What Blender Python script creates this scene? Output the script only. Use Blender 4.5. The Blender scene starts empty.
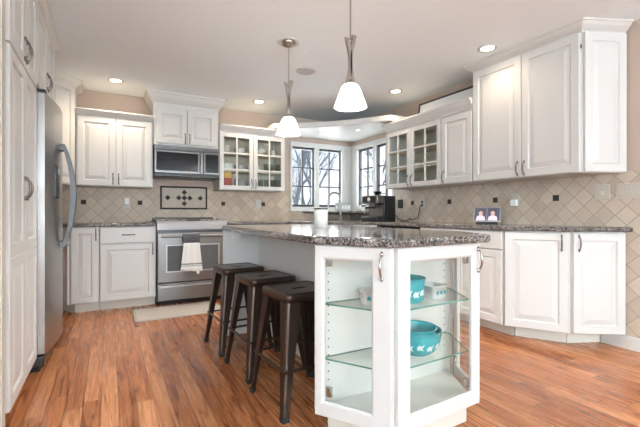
import bpy, bmesh, math, random
from math import sin, cos, pi, radians, atan2, hypot
from mathutils import Vector, Matrix
random.seed(7)
S = bpy.context.scene
COL = S.collection

# ---------------------------------------------------------------- camera, world, lights, exposure
cam = bpy.data.cameras.new('camera')
cam.sensor_width = 36.0
cam.lens = 385.0 / 640.0 * 36.0
cam.clip_start = 0.02
camo = bpy.data.objects.new('camera', cam)
COL.objects.link(camo)
camo.location = (0, 0, 1.015)
camo.rotation_euler = (pi / 2, 0, -radians(28.8))
S.camera = camo

W = bpy.data.worlds.new('world'); S.world = W; W.use_nodes = True
wn = W.node_tree
bg = wn.nodes['Background']
tc = wn.nodes.new('ShaderNodeTexCoord'); sp = wn.nodes.new('ShaderNodeSeparateXYZ')
rp = wn.nodes.new('ShaderNodeValToRGB')
rp.color_ramp.elements[0].position = 0.45; rp.color_ramp.elements[0].color = (0.93, 0.95, 1.0, 1)
rp.color_ramp.elements[1].position = 0.8; rp.color_ramp.elements[1].color = (0.50, 0.68, 1.0, 1)
ma = wn.nodes.new('ShaderNodeMath'); ma.operation = 'MULTIPLY_ADD'; ma.inputs[1].default_value = 0.5; ma.inputs[2].default_value = 0.5
wn.links.new(tc.outputs['Generated'], sp.inputs[0]); wn.links.new(sp.outputs['Z'], ma.inputs[0])
wn.links.new(ma.outputs[0], rp.inputs[0]); wn.links.new(rp.outputs[0], bg.inputs[0])
bg.inputs[1].default_value = 0.8

def area(name, loc, rot, sx, sy, power, colr=(1, 1, 1)):
    l = bpy.data.lights.new(name, 'AREA'); l.shape = 'RECTANGLE'; l.size = sx; l.size_y = sy
    l.energy = power; l.color = colr
    o = bpy.data.objects.new(name, l); o.location = loc; o.rotation_euler = rot; COL.objects.link(o)
    return o
# added fill lights behind the camera, standing for assumed daylight; walls have no openings
area('rear_fill_light', (0.3, -5.85, 1.6), (radians(90 + 50), 0, 0), 6.0, 1.3, 460, (0.72, 0.88, 1.0))
area('left_fill_light', (-2.95, -2.2, 1.6), (0, radians(-90 - 52), 0), 1.1, 4.0, 140, (0.72, 0.88, 1.0))
area('right_fill_light', (3.30, -3.2, 1.5), (0, radians(90 + 45), 0), 1.3, 3.0, 85, (0.72, 0.88, 1.0))
# added spot with no fixture, brightening the floor between the island and right run
sl = bpy.data.lights.new('near_fill_spot', 'SPOT'); sl.energy = 42; sl.color = (1.0, .95, .88); sl.spot_size = radians(98); sl.spot_blend = 1.0; sl.shadow_soft_size = .06
so_ = bpy.data.objects.new('near_fill_spot', sl); so_.location = (2.15, 0.55, 2.42); COL.objects.link(so_)
# daylight falling in at the two sink windows
area('sink_window_light', (2.88, 5.42, 1.6), (radians(-90), 0, 0), 1.0, 0.9, 14, (0.88, 0.94, 1.0))
area('side_window_light', (3.66, 4.6, 1.6), (0, radians(90), 0), 0.9, 0.8, 10, (0.88, 0.94, 1.0))

vs = S.view_settings
S.display_settings.display_device = 'sRGB'
vs.view_transform = 'Standard'; vs.look = 'None'; vs.exposure = 0.76; vs.gamma = 1.0
vs.use_curve_mapping = False
CAN_POWER = 24; PENDANT_POWER = 30

# ---------------------------------------------------------------- materials
def mat(name, colr=(0.8, 0.8, 0.8), rough=0.5, metal=0.0, spec=0.5, emit=None, estr=0.0, coat=0.0):
    m = bpy.data.materials.new(name); m.use_nodes = True
    b = m.node_tree.nodes['Principled BSDF']
    b.inputs['Base Color'].default_value = (*colr, 1)
    b.inputs['Roughness'].default_value = rough
    b.inputs['Metallic'].default_value = metal
    b.inputs['Specular IOR Level'].default_value = spec
    if coat: b.inputs['Coat Weight'].default_value = coat; b.inputs['Coat Roughness'].default_value = 0.15
    if emit:
        b.inputs['Emission Color'].default_value = (*emit, 1); b.inputs['Emission Strength'].default_value = estr
    return m
class NT:
    def __init__(s, m): s.t = m.node_tree; s.b = s.t.nodes['Principled BSDF']
    def n(s, typ, **kw):
        nd = s.t.nodes.new(typ)
        for k, v in kw.items(): setattr(nd, k, v)
        return nd
    def l(s, a, b): s.t.links.new(a, b)
    def math(s, op, a, b=None, c=None):
        nd = s.n('ShaderNodeMath', operation=op)
        for i, v in enumerate((a, b, c)):
            if v is None: continue
            if isinstance(v, (int, float)): nd.inputs[i].default_value = v
            else: s.l(v, nd.inputs[i])
        return nd.outputs[0]
    def mix(s, fac, a, b, blend='MIX'):
        nd = s.n('ShaderNodeMix', data_type='RGBA', blend_type=blend)
        for i, v in ((0, fac), (6, a), (7, b)):
            if isinstance(v, (int, float)): nd.inputs[i].default_value = v
            elif isinstance(v, tuple): nd.inputs[i].default_value = (*v, 1)
            else: s.l(v, nd.inputs[i])
        return nd.outputs[2]
    def ramp(s, fac, stops, const=False):
        nd = s.n('ShaderNodeValToRGB'); cr = nd.color_ramp
        if const: cr.interpolation = 'CONSTANT'
        while len(cr.elements) < len(stops): cr.elements.new(0.5)
        for e, (p, c) in zip(cr.elements, stops):
            e.position = p; e.color = (*c, 1)
        s.l(fac, nd.inputs[0]); return nd.outputs[0]
    def bump(s, h, strength, dist=0.01):
        nd = s.n('ShaderNodeBump'); nd.inputs['Strength'].default_value = strength; nd.inputs['Distance'].default_value = dist
        s.l(h, nd.inputs['Height']); s.l(nd.outputs[0], s.b.inputs['Normal'])

def subtle(m, scale=3.0, amount=0.06, bump=0.0):
    """small uneven tone of a painted or cast surface"""
    k = NT(m); t = k.n('ShaderNodeTexCoord'); nz = k.n('ShaderNodeTexNoise'); nz.inputs['Scale'].default_value = scale
    nz.inputs['Detail'].default_value = 4
    k.l(t.outputs['Object'], nz.inputs['Vector'])
    c = tuple(k.b.inputs['Base Color'].default_value)[:3]
    k.l(k.mix(nz.outputs[0], tuple(x * (1 - amount) for x in c), tuple(min(1, x * (1 + amount)) for x in c)), k.b.inputs['Base Color'])
    if bump: k.bump(nz.outputs[0], bump, 0.002)
    return m

M_cab = subtle(mat('white_cabinet_paint', (0.64, 0.625, 0.595), 0.38), 6, 0.02)
M_inside = subtle(mat('cabinet_interior', (0.82, 0.81, 0.77), 0.5), 6, 0.02)
M_cavity = subtle(mat('khaki_cabinet_lining', (0.60, 0.56, 0.46), 0.6), 6, 0.05)
M_toe = subtle(mat('toe_board_cream', (0.70, 0.65, 0.57), 0.5), 6, 0.04)
M_trim = subtle(mat('white_trim_paint', (0.66, 0.65, 0.62), 0.4), 5, 0.02)
M_wall = subtle(mat('taupe_wall_paint', (0.52, 0.41, 0.335), 0.8), 40, 0.03, 0.05)
M_rearwall = subtle(mat('pale_wall_paint', (0.70, 0.66, 0.62), 0.8), 40, 0.03)
M_ceil = subtle(mat('ceiling_paint', (0.90, 0.96, 0.985), 0.9), 60, 0.015, 0.05)
M_pewter = subtle(mat('pewter_hardware', (0.22, 0.20, 0.18), 0.32, 1.0), 30, 0.15)
M_nickel = subtle(mat('nickel_hardware', (0.46, 0.43, 0.40), 0.25, 1.0), 30, 0.08)
M_faucet = subtle(mat('brushed_dark_nickel', (0.23, 0.215, 0.20), 0.3, 1.0), 30, 0.08)
M_stoneware = subtle(mat('stoneware_white', (0.52, 0.52, 0.49), 0.3), 25, 0.08)
M_handle = subtle(mat('graphite_handle', (0.10, 0.10, 0.10), 0.42, 1.0), 20, 0.1)
M_black = subtle(mat('black_plastic', (0.012, 0.012, 0.013), 0.35), 20, 0.2)
M_blackglass = subtle(mat('black_appliance_glass', (0.010, 0.010, 0.012), 0.10, spec=.22), 10, 0.1)
M_ovenglass = subtle(mat('grey_oven_glass', (0.12, 0.125, 0.13), 0.10), 10, 0.1)
M_bronze = subtle(mat('dark_bronze_steel', (0.060, 0.040, 0.030), 0.30, 0.6), 12, 0.2)
M_rubber = subtle(mat('black_rubber', (0.02, 0.02, 0.02), 0.7), 30, 0.2)
M_almond = subtle(mat('almond_plastic', (0.56, 0.52, 0.45), 0.4), 20, 0.03)
M_white = subtle(mat('white_ceramic', (0.74, 0.74, 0.72), 0.2), 8, 0.02)
M_whitepl = subtle(mat('white_plastic', (0.82, 0.82, 0.80), 0.4), 8, 0.02)
M_teal = subtle(mat('turquoise_glassware', (0.035, 0.40, 0.46), 0.15, coat=0.4), 15, 0.05)
M_tealprint = mat('turquoise_print', (0.03, 0.36, 0.42), 0.3)
M_whiteprint = mat('white_print', (0.62, 0.80, 0.80), 0.3)
M_yellow = subtle(mat('yellow_ceramic', (0.72, 0.47, 0.07), 0.3), 10, 0.05)
M_red = subtle(mat('red_ceramic', (0.42, 0.05, 0.04), 0.3), 10, 0.05)
M_grey = subtle(mat('grey_ceramic', (0.32, 0.33, 0.34), 0.4), 10, 0.05)
M_darkframe = subtle(mat('dark_bronze_window_sash', (0.06, 0.06, 0.065), 0.5), 20, 0.1)
M_slate = subtle(mat('dark_slate_tile', (0.042, 0.035, 0.030), 0.6, spec=.25), 40, 0.2, 0.1)
M_cord = subtle(mat('black_cord', (0.02, 0.02, 0.022), 0.5), 40, 0.2)
M_silver = subtle(mat('silver_plastic', (0.55, 0.55, 0.56), 0.3, 0.6), 15, 0.05)
M_lamp = mat('lit_lens', (1, 1, 1), 0.5, emit=(1.0, 0.86, 0.68), estr=9.0)
M_bronzegroove = subtle(mat('oil_rubbed_edge', (0.05, 0.04, 0.035), 0.5), 20, 0.2)

def steel(name, c, rough, axis):
    m = mat(name, c, rough, 1.0); k = NT(m); t = k.n('ShaderNodeTexCoord'); mp = k.n('ShaderNodeMapping')
    mp.inputs['Scale'].default_value = axis; k.l(t.outputs['Object'], mp.inputs[0])
    nz = k.n('ShaderNodeTexNoise'); nz.inputs['Scale'].default_value = 30; nz.inputs['Detail'].default_value = 3
    k.l(mp.outputs[0], nz.inputs['Vector'])
    k.l(k.mix(nz.outputs[0], tuple(x * .92 for x in c), tuple(x * 1.08 for x in c)), k.b.inputs['Base Color'])
    k.l(k.math('MULTIPLY_ADD', nz.outputs[0], 0.12, rough - 0.06), k.b.inputs['Roughness'])
    return m
M_steel = steel('brushed_stainless', (0.27, 0.26, 0.25), 0.34, (0.3, 6, 12))
M_steelv = steel('brushed_stainless_fridge', (0.42, 0.40, 0.385), 0.30, (6, 12, 0.3))
M_mwsteel = steel('smoked_stainless', (0.17, 0.165, 0.16), 0.33, (0.3, 6, 12))
M_steeldk = steel('dark_stainless', (0.085, 0.085, 0.09), 0.36, (6, 12, 0.3))

def glass_mat(name, tint=(1, 1, 1), refl=1.0):
    m = bpy.data.materials.new(name); m.use_nodes = True; t = m.node_tree; t.nodes.clear()
    out = t.nodes.new('ShaderNodeOutputMaterial'); tr = t.nodes.new('ShaderNodeBsdfTransparent'); gl = t.nodes.new('ShaderNodeBsdfGlossy')
    tr.inputs[0].default_value = (*tint, 1); gl.inputs['Roughness'].default_value = 0.02
    fr = t.nodes.new('ShaderNodeFresnel'); fr.inputs[0].default_value = 1.45
    ge = t.nodes.new('ShaderNodeNewGeometry'); io = t.nodes.new('ShaderNodeMath'); io.operation = 'MULTIPLY_ADD'
    io.inputs[1].default_value = 1 / 1.45 - 1.45; io.inputs[2].default_value = 1.45
    t.links.new(ge.outputs['Backfacing'], io.inputs[0]); t.links.new(io.outputs[0], fr.inputs[0])
    mu = t.nodes.new('ShaderNodeMath'); mu.operation = 'MULTIPLY'; mu.inputs[1].default_value = refl
    mx = t.nodes.new('ShaderNodeMixShader')
    t.links.new(fr.outputs[0], mu.inputs[0]); t.links.new(mu.outputs[0], mx.inputs[0])
    t.links.new(tr.outputs[0], mx.inputs[1]); t.links.new(gl.outputs[0], mx.inputs[2]); t.links.new(mx.outputs[0], out.inputs[0])
    return m
M_glass = glass_mat('clear_pane_glass', (0.99, 1.0, 0.99), 0.8)
M_shelfglass = glass_mat('glass_shelf_face', (0.965, 0.99, 0.975), 0.8)
M_shelfedge = subtle(mat('green_glass_edge', (0.10, 0.27, 0.22), 0.15), 20, 0.1)

def granite(name):
    m = mat(name, rough=0.12); k = NT(m); t = k.n('ShaderNodeTexCoord')
    v1 = k.n('ShaderNodeTexVoronoi'); v1.inputs['Scale'].default_value = 160
    nz = k.n('ShaderNodeTexNoise'); nz.inputs['Scale'].default_value = 26; nz.inputs['Detail'].default_value = 8; nz.inputs['Roughness'].default_value = 0.7
    n2 = k.n('ShaderNodeTexNoise'); n2.inputs['Scale'].default_value = 5; n2.inputs['Detail'].default_value = 4; n2.inputs['Distortion'].default_value = 1.5
    for nd in (v1, nz, n2): k.l(t.outputs['Object'], nd.inputs['Vector'])
    sc = k.n('ShaderNodeSeparateColor'); k.l(v1.outputs['Color'], sc.inputs[0])
    f = k.math('MULTIPLY_ADD', sc.outputs[0], 0.50, k.math('MULTIPLY', nz.outputs[0], 0.55))
    f = k.math('ADD', f, k.math('MULTIPLY_ADD', n2.outputs[0], 0.4, -0.22))
    c = k.ramp(f, [(0.30, (0.016, 0.015, 0.015)), (0.44, (0.075, 0.066, 0.060)), (0.55, (0.16, 0.135, 0.12)), (0.68, (0.27, 0.245, 0.23)), (0.86, (0.46, 0.43, 0.40))])
    k.l(c, k.b.inputs['Base Color']); k.b.inputs['Coat Weight'].default_value = 0.3
    k.b.inputs['Coat Roughness'].default_value = 0.04
    return m
M_granite = granite('speckled_granite')

def tile_mat(name, axis, ox, oz, tint=(1, 1, 1)):
    """diagonal stone tiles with pale joints: axis 0 runs along x, 1 along y"""
    m = mat(name, rough=0.45); k = NT(m); t = k.n('ShaderNodeTexCoord'); s = k.n('ShaderNodeSeparateXYZ'); k.l(t.outputs['Object'], s.inputs[0])
    u = k.math('SUBTRACT', s.outputs[axis], ox); v = k.math('SUBTRACT', s.outputs[2], oz)
    D = 0.149
    p = k.math('DIVIDE', k.math('ADD', u, v), D); q = k.math('DIVIDE', k.math('SUBTRACT', u, v), D)
    def edge(a):
        fr = k.math('FRACT', k.math('ADD', a, 100.0)); return k.math('MINIMUM', fr, k.math('SUBTRACT', 1.0, fr))
    e = k.math('MINIMUM', edge(p), edge(q))
    cb = k.n('ShaderNodeCombineXYZ'); k.l(k.math('FLOOR', k.math('ADD', p, 100.0)), cb.inputs[0]); k.l(k.math('FLOOR', k.math('ADD', q, 100.0)), cb.inputs[1])
    wn_ = k.n('ShaderNodeTexWhiteNoise'); wn_.noise_dimensions = '3D'; k.l(cb.outputs[0], wn_.inputs['Vector'])
    nz = k.n('ShaderNodeTexNoise'); nz.inputs['Scale'].default_value = 14; nz.inputs['Detail'].default_value = 6; k.l(t.outputs['Object'], nz.inputs['Vector'])
    f = k.math('MULTIPLY_ADD', wn_.outputs['Value'], 0.55, k.math('MULTIPLY_ADD', nz.outputs[0], 0.5, -0.02))
    c = k.ramp(f, [(0.05, (0.43, 0.36, 0.30)), (0.45, (0.55, 0.47, 0.395)), (0.95, (0.66, 0.58, 0.50))])
    g = k.math('GREATER_THAN', e, 0.028)
    k.l(k.mix(1.0, k.mix(g, (0.38, 0.33, 0.28), c), tint, 'MULTIPLY'), k.b.inputs['Base Color'])
    k.bump(k.math('MULTIPLY', k.math('MINIMUM', e, 0.05), 20.0), 0.5, 0.002)
    return m

def floor_mat():
    m = mat('red_oak_planks', rough=0.24); k = NT(m); t = k.n('ShaderNodeTexCoord'); s = k.n('ShaderNodeSeparateXYZ'); k.l(t.outputs['Object'], s.inputs[0])
    Wd, L = 0.083, 1.15
    a = k.math('DIVIDE', k.math('ADD', s.outputs[0], 50.0), Wd); row = k.math('FLOOR', a)
    w1 = k.n('ShaderNodeTexWhiteNoise'); w1.noise_dimensions = '1D'; k.l(row, w1.inputs['W'])
    b = k.math('ADD', k.math('DIVIDE', k.math('ADD', s.outputs[1], 50.0), L), k.math('MULTIPLY', w1.outputs[0], 7.0)); pk = k.math('FLOOR', b)
    cb = k.n('ShaderNodeCombineXYZ'); k.l(row, cb.inputs[0]); k.l(pk, cb.inputs[1])
    w2 = k.n('ShaderNodeTexWhiteNoise'); w2.noise_dimensions = '3D'; k.l(cb.outputs[0], w2.inputs['Vector'])
    # grain: stretched along the plank, shifted per plank
    off = k.n('ShaderNodeVectorMath', operation='SCALE'); k.l(w2.outputs['Color'], off.inputs[0]); off.inputs['Scale'].default_value = 30
    ad = k.n('ShaderNodeVectorMath', operation='ADD'); k.l(t.outputs['Object'], ad.inputs[0]); k.l(off.outputs[0], ad.inputs[1])
    mp = k.n('ShaderNodeMapping'); mp.inputs['Scale'].default_value = (1.0, 0.05, 1.0); k.l(ad.outputs[0], mp.inputs[0])
    n1 = k.n('ShaderNodeTexNoise'); n1.inputs['Scale'].default_value = 11; n1.inputs['Detail'].default_value = 2; n1.inputs['Distortion'].default_value = 0.6
    n2 = k.n('ShaderNodeTexNoise'); n2.inputs['Scale'].default_value = 70; n2.inputs['Detail'].default_value = 4
    k.l(mp.outputs[0], n1.inputs['Vector']); k.l(mp.outputs[0], n2.inputs['Vector'])
    rings = k.math('FRACT', k.math('MULTIPLY', n1.outputs[0], 10.0))
    cathedral = k.math('SMOOTH_MIN', rings, k.math('SUBTRACT', 1.0, rings), 0.05)
    line = k.ramp(cathedral, [(0.01, (0, 0, 0)), (0.20, (1, 1, 1))])
    tone = k.ramp(w2.outputs['Value'], [(0.0, (0.39, 0.132, 0.044)), (0.35, (0.49, 0.180, 0.066)), (0.7, (0.57, 0.228, 0.090)), (1.0, (0.65, 0.285, 0.125))])
    g = k.math('MULTIPLY_ADD', n2.outputs[0], 0.5, 0.72)
    c = k.mix(1.0, tone, g, 'MULTIPLY')
    dark = k.mix(1.0, c, (0.40, 0.29, 0.23), 'MULTIPLY')
    lf = k.math('MAXIMUM', line, k.math('MULTIPLY_ADD', w2.outputs['Value'], 0.6, -0.05))
    c = k.mix(lf, dark, c)
    fx = k.math('FRACT', a); fy = k.math('FRACT', b)
    ex = k.math('MINIMUM', fx, k.math('SUBTRACT', 1.0, fx)); ey = k.math('MULTIPLY', k.math('MINIMUM', fy, k.math('SUBTRACT', 1.0, fy)), L / Wd)
    e = k.math('MINIMUM', ex, ey)
    gap = k.ramp(e, [(0.0, (0.35, 0.28, 0.24)), (0.045, (1, 1, 1))])
    k.l(k.mix(1.0, c, gap, 'MULTIPLY'), k.b.inputs['Base Color'])
    k.l(k.math('MULTIPLY_ADD', n2.outputs[0], 0.14, 0.20), k.b.inputs['Roughness'])
    k.bump(k.math('MULTIPLY_ADD', n2.outputs[0], 0.15, k.math('MINIMUM', e, 0.04)), 0.25, 0.002)
    return m
M_floor = floor_mat()
def shade_mat():
    m = mat('frosted_shade_glass', (0.95, 0.94, 0.92), 0.4, emit=(1.0, 0.965, 0.92), estr=1.0)
    k = NT(m); t = k.n('ShaderNodeTexCoord'); nz = k.n('ShaderNodeTexNoise'); nz.inputs['Scale'].default_value = 12
    k.l(t.outputs['Object'], nz.inputs['Vector'])
    k.l(k.math('MULTIPLY_ADD', nz.outputs[0], 0.5, 0.55), k.b.inputs['Emission Strength'])
    tr = k.n('ShaderNodeBsdfTranslucent'); tr.inputs[0].default_value = (.95, .93, .9, 1)
    mx = k.n('ShaderNodeMixShader'); mx.inputs[0].default_value = .55
    k.l(k.b.outputs[0], mx.inputs[1]); k.l(tr.outputs[0], mx.inputs[2])
    k.l(mx.outputs[0], k.t.nodes['Material Output'].inputs[0]); return m
M_shade = shade_mat()

# ---------------------------------------------------------------- mesh builder
class MB:
    def __init__(s): s.bm = bmesh.new()
    def _add(s, verts, faces, mi=0, smooth=False):
        vs_ = [s.bm.verts.new(v) for v in verts]; out = []
        for f in faces:
            try:
                fc = s.bm.faces.new([vs_[i] for i in f]); fc.material_index = mi; fc.smooth = smooth; out.append(fc)
            except ValueError: pass
        return vs_, out
    def box(s, x0, y0, z0, x1, y1, z1, bev=0.0, seg=2, mi=0, M=None):
        v = [(x0, y0, z0), (x1, y0, z0), (x1, y1, z0), (x0, y1, z0), (x0, y0, z1), (x1, y0, z1), (x1, y1, z1), (x0, y1, z1)]
        if M is not None: v = [M @ Vector(p) for p in v]
        f = [(0, 3, 2, 1), (4, 5, 6, 7), (0, 1, 5, 4), (1, 2, 6, 5), (2, 3, 7, 6), (3, 0, 4, 7)]
        vv, ff = s._add(v, f, mi)
        if bev > 0:
            ed = list({e for q in ff for e in q.edges})
            r = bmesh.ops.bevel(s.bm, geom=ed, offset=bev, segments=seg, affect='EDGES', profile=0.5)
            for q in r['faces']: q.smooth = True; q.material_index = mi
        return s
    def prism(s, poly, z0, z1, bev=0.0, seg=2, mi=0, vertical=False):
        n = len(poly)
        v = [(p[0], p[1], z0) for p in poly] + [(p[0], p[1], z1) for p in poly]
        f = [tuple(range(n))[::-1], tuple(range(n, 2 * n))] + [(i, (i + 1) % n, n + (i + 1) % n, n + i) for i in range(n)]
        vv, ff = s._add(v, f, mi)
        bmesh.ops.recalc_face_normals(s.bm, faces=ff)
        if bev > 0:
            ed = [e for e in {e for q in ff for e in q.edges} if vertical or abs(e.verts[0].co.z - e.verts[1].co.z) < 1e-6]
            r = bmesh.ops.bevel(s.bm, geom=ed, offset=bev, segments=seg, affect='EDGES', profile=0.5)
            for q in r['faces']: q.smooth = True; q.material_index = mi
        return s
    def tube(s, pts, r, n=8, mi=0, caps=True):
        pts = [Vector(p) for p in pts]; N = len(pts)
        rs = r if isinstance(r, (list, tuple)) else [r] * N
        rings = []; up = None
        for i in range(N):
            d = (pts[min(i + 1, N - 1)] - pts[max(i - 1, 0)]).normalized()
            if up is None:
                up = Vector((0, 0, 1)) if abs(d.z) < 0.9 else Vector((1, 0, 0))
            a = (up - d * up.dot(d)).normalized(); b = d.cross(a); up = a
            rings.append([pts[i] + (a * cos(2 * pi * j / n) + b * sin(2 * pi * j / n)) * rs[i] for j in range(n)])
        v = [p for rg in rings for p in rg]
        f = [(i * n + j, i * n + (j + 1) % n, (i + 1) * n + (j + 1) % n, (i + 1) * n + j) for i in range(N - 1) for j in range(n)]
        s._add(v, f, mi, True)
        if caps:
            s._add(rings[0], [tuple(range(n))[::-1]], mi); s._add(rings[-1], [tuple(range(n))], mi)
        return s
    def lathe(s, prof, n=24, c=(0, 0, 0), mi=0, sx=1.0, sy=1.0):
        v = []; f = []; m = len(prof)
        for (r, z) in prof:
            for j in range(n):
                a = 2 * pi * j / n; v.append((c[0] + r * cos(a) * sx, c[1] + r * sin(a) * sy, c[2] + z))
        for i in range(m - 1):
            for j in range(n):
                f.append((i * n + j, i * n + (j + 1) % n, (i + 1) * n + (j + 1) % n, (i + 1) * n + j))
        vv, ff = s._add(v, f, mi, True)
        for i in (0, m - 1):
            if prof[i][0] < 1e-5: pass
        bmesh.ops.remove_doubles(s.bm, verts=vv, dist=1e-6)
        return s
    def sweep(s, path, prof, mi=0):
        """profile (out, z) carried along a plan polyline with mitred corners; out is to the right of travel"""
        N = len(path); rings = []
        for i in range(N):
            def nrm(a, b):
                d = Vector((b[0] - a[0], b[1] - a[1])).normalized(); return Vector((d.y, -d.x))
            if i == 0: m = nrm(path[0], path[1])
            elif i == N - 1: m = nrm(path[-2], path[-1])
            else:
                n1 = nrm(path[i - 1], path[i]); n2 = nrm(path[i], path[i + 1]); m = (n1 + n2) / (1 + n1.dot(n2))
            rings.append([(path[i][0] + m.x * o, path[i][1] + m.y * o, z) for o, z in prof])
        k = len(prof); v = [p for r in rings for p in r]
        f = [(i * k + j, (i + 1) * k + j, (i + 1) * k + (j + 1) % k, i * k + (j + 1) % k) for i in range(N - 1) for j in range(k)]
        f += [tuple(range(k)), tuple(range((N - 1) * k, N * k))[::-1]]
        s._add(v, f, mi); return s
    def rings(s, loops, mi=0, cap0=True, cap1=True, smooth=False):
        k = len(loops[0]); v = [p for r in loops for p in r]
        f = [(i * k + j, i * k + (j + 1) % k, (i + 1) * k + (j + 1) % k, (i + 1) * k + j) for i in range(len(loops) - 1) for j in range(k)]
        if cap0: f.append(tuple(range(k))[::-1])
        if cap1: f.append(tuple(range((len(loops) - 1) * k, len(loops) * k)))
        s._add(v, f, mi, smooth); return s
    def raised(s, x0, x1, z0, z1, t=0.02, fw=0.058, plain=False, y=0.0):
        """door front with a raised and fielded centre panel, outer face towards -y"""
        def R(i, d): return [(x0 + i, y - d, z0 + i), (x1 - i, y - d, z0 + i), (x1 - i, y - d, z1 - i), (x0 + i, y - d, z1 - i)]
        fw = min(fw, (x1 - x0) * 0.24, (z1 - z0) * 0.24)
        L = [R(0, 0), R(0, t - 0.004), R(0.004, t)]
        if not plain:
            w = min(x1 - x0, z1 - z0) - 2 * fw; sl = min(0.032, w * 0.22)
            L += [R(fw, t), R(fw + 0.004, t - 0.005), R(fw + 0.008, t - 0.011), R(fw + 0.014, t - 0.011), R(fw + 0.014 + sl, t - 0.002), R(fw + 0.017 + sl, t - 0.001)]
        s.rings(L); return s
    def build(s, name, m, parent=None, loc=None, recalc=True):
        if recalc: bmesh.ops.recalc_face_normals(s.bm, faces=s.bm.faces[:])
        me = bpy.data.meshes.new(name); s.bm.to_mesh(me); s.bm.free()
        for q in (m if isinstance(m, (list, tuple)) else [m]): me.materials.append(q)
        o = bpy.data.objects.new(name, me); COL.objects.link(o)
        if parent is not None: o.parent = parent
        if loc is not None: o.location = loc
        return o

def tag(o, label=None, cat=None, group=None, kind=None):
    if label: o['label'] = label
    if cat: o['category'] = cat
    if group: o['group'] = group
    if kind: o['kind'] = kind
    return o
def thing(name, label, cat, loc=(0, 0, 0), rz=0.0, group=None):
    o = bpy.data.objects.new(name, None); o.empty_display_size = 0.1
    o.location = loc; o.rotation_euler = (0, 0, rz); COL.objects.link(o)
    return tag(o, label, cat, group)
def copy_tree(o, parent=None):
    c = o.copy(); COL.objects.link(c)
    if parent is not None: c.parent = parent
    for ch in list(o.children): copy_tree(ch, c)
    return c
def struct(o, label=None): o['kind'] = 'structure'; return tag(o, label)

# ---------------------------------------------------------------- the room
XR, YB, CZ = 3.42, 5.19, 2.44
XL, YR = -1.10, -6.0
struct(MB().box(-3.2, YR - 0.2, -0.1, XR + 0.2, YB + 0.2, 0).build('floor', M_floor), 'red oak plank floor with satin finish')
struct(MB().box(-3.2, YR - 0.2, CZ, XR + 0.2, YB + 0.2, CZ + 0.1).build('ceiling', M_ceil), 'smooth pale painted ceiling')
WX0, WX1, WZ0, WZ1 = 2.348, 3.36, 1.06, 2.085       # opening in the back wall
WY0, WY1 = 4.10, 5.12                                # opening in the right wall
struct(MB().box(-3.2, YB, 0, WX0, YB + .16, CZ).box(WX1, YB, 0, XR + .16, YB + .16, CZ).box(WX0, YB, 0, WX1, YB + .16, WZ0).box(WX0, YB, WZ1, WX1, YB + .16, CZ).build('wall_back', M_wall), 'taupe painted wall behind the stove and the sink')
struct(MB().box(XR, YR, 0, XR + .16, WY0, CZ).box(XR, WY1, 0, XR + .16, YB, CZ).box(XR, WY0, 0, XR + .16, WY1, WZ0).box(XR, WY0, WZ1, XR + .16, WY1, CZ).build('wall_right', M_wall), 'taupe painted wall on the right')
struct(MB().box(XL - .15, 2.0, 0, XL, YB, CZ).build('wall_left', M_wall), 'painted wall behind pantry and refrigerator')
struct(MB().box(-3.2, YR - .15, 0, XR + .16, YR, CZ).build('wall_rear', M_rearwall), 'plain wall behind the camera')
struct(MB().box(-3.2, YR, 0, -3.05, 2.0, CZ).box(-3.05, 2.0, 0, XL - .15, 2.15, CZ).build('wall_side', M_rearwall), 'plain side wall behind the camera')
# door casing closing the near end of the pantry run
struct(MB().box(XL, 2.10, 0, -0.412, 2.215, CZ).box(-0.412, 2.13, 0, -0.405, 2.19, CZ).build('trim_1', subtle(mat('cream_casing_paint', (.60, .55, .47), .5), 5, .03)), 'cream casing at the near end of the pantry')
struct(MB().sweep([(XR, 1.595), (XR, YR)], [(0, 0), (0.014, 0), (0.014, 0.085), (0.006, 0.10), (0, 0.10)]).build('baseboard_right', M_trim), 'white baseboard along the right wall')

# diagonal tile backsplashes
AT = 0.0255
TB = struct(MB().box(-0.9, YB - .008, 0.90, WX0 - .01, YB - .0005, 1.36).box(WX0 - .01, YB - .008, 0.90, XR - .009, YB - .0005, WZ0 - .005).build('trim_2', tile_mat('diagonal_stone_tile_back', 0, 0.339, 1.147, (.95, .86, .76))), 'beige diagonal tile backsplash on the back wall')
TR = struct(MB().box(XR - .008, 0.2, 0.10, XR - .0005, 4.09, 1.336).box(XR - .008, 4.09, 0.9, XR - .0005, YB - .009, WZ0 - .005).build('trim_3', tile_mat('diagonal_stone_tile_right', 1, 1.946, 1.15, (1.0, .97, .92))), 'beige diagonal tile backsplash on the right wall')
for x in (-0.250, 0.339, 1.358, 1.928):
    MB().box(x - AT, YB - .0135, 1.147 - AT, x + AT, YB - .0075, 1.147 + AT, .002).build('accent_tile', M_slate, TB)['label'] = 'small dark square accent tile'
for y in (3.748, 3.138, 2.543, 1.946):
    MB().box(XR - .0135, y - AT, 1.15 - AT, XR - .0075, y + AT, 1.15 + AT, .002).build('accent_tile', M_slate, TR)['label'] = 'small dark square accent tile'
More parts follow.
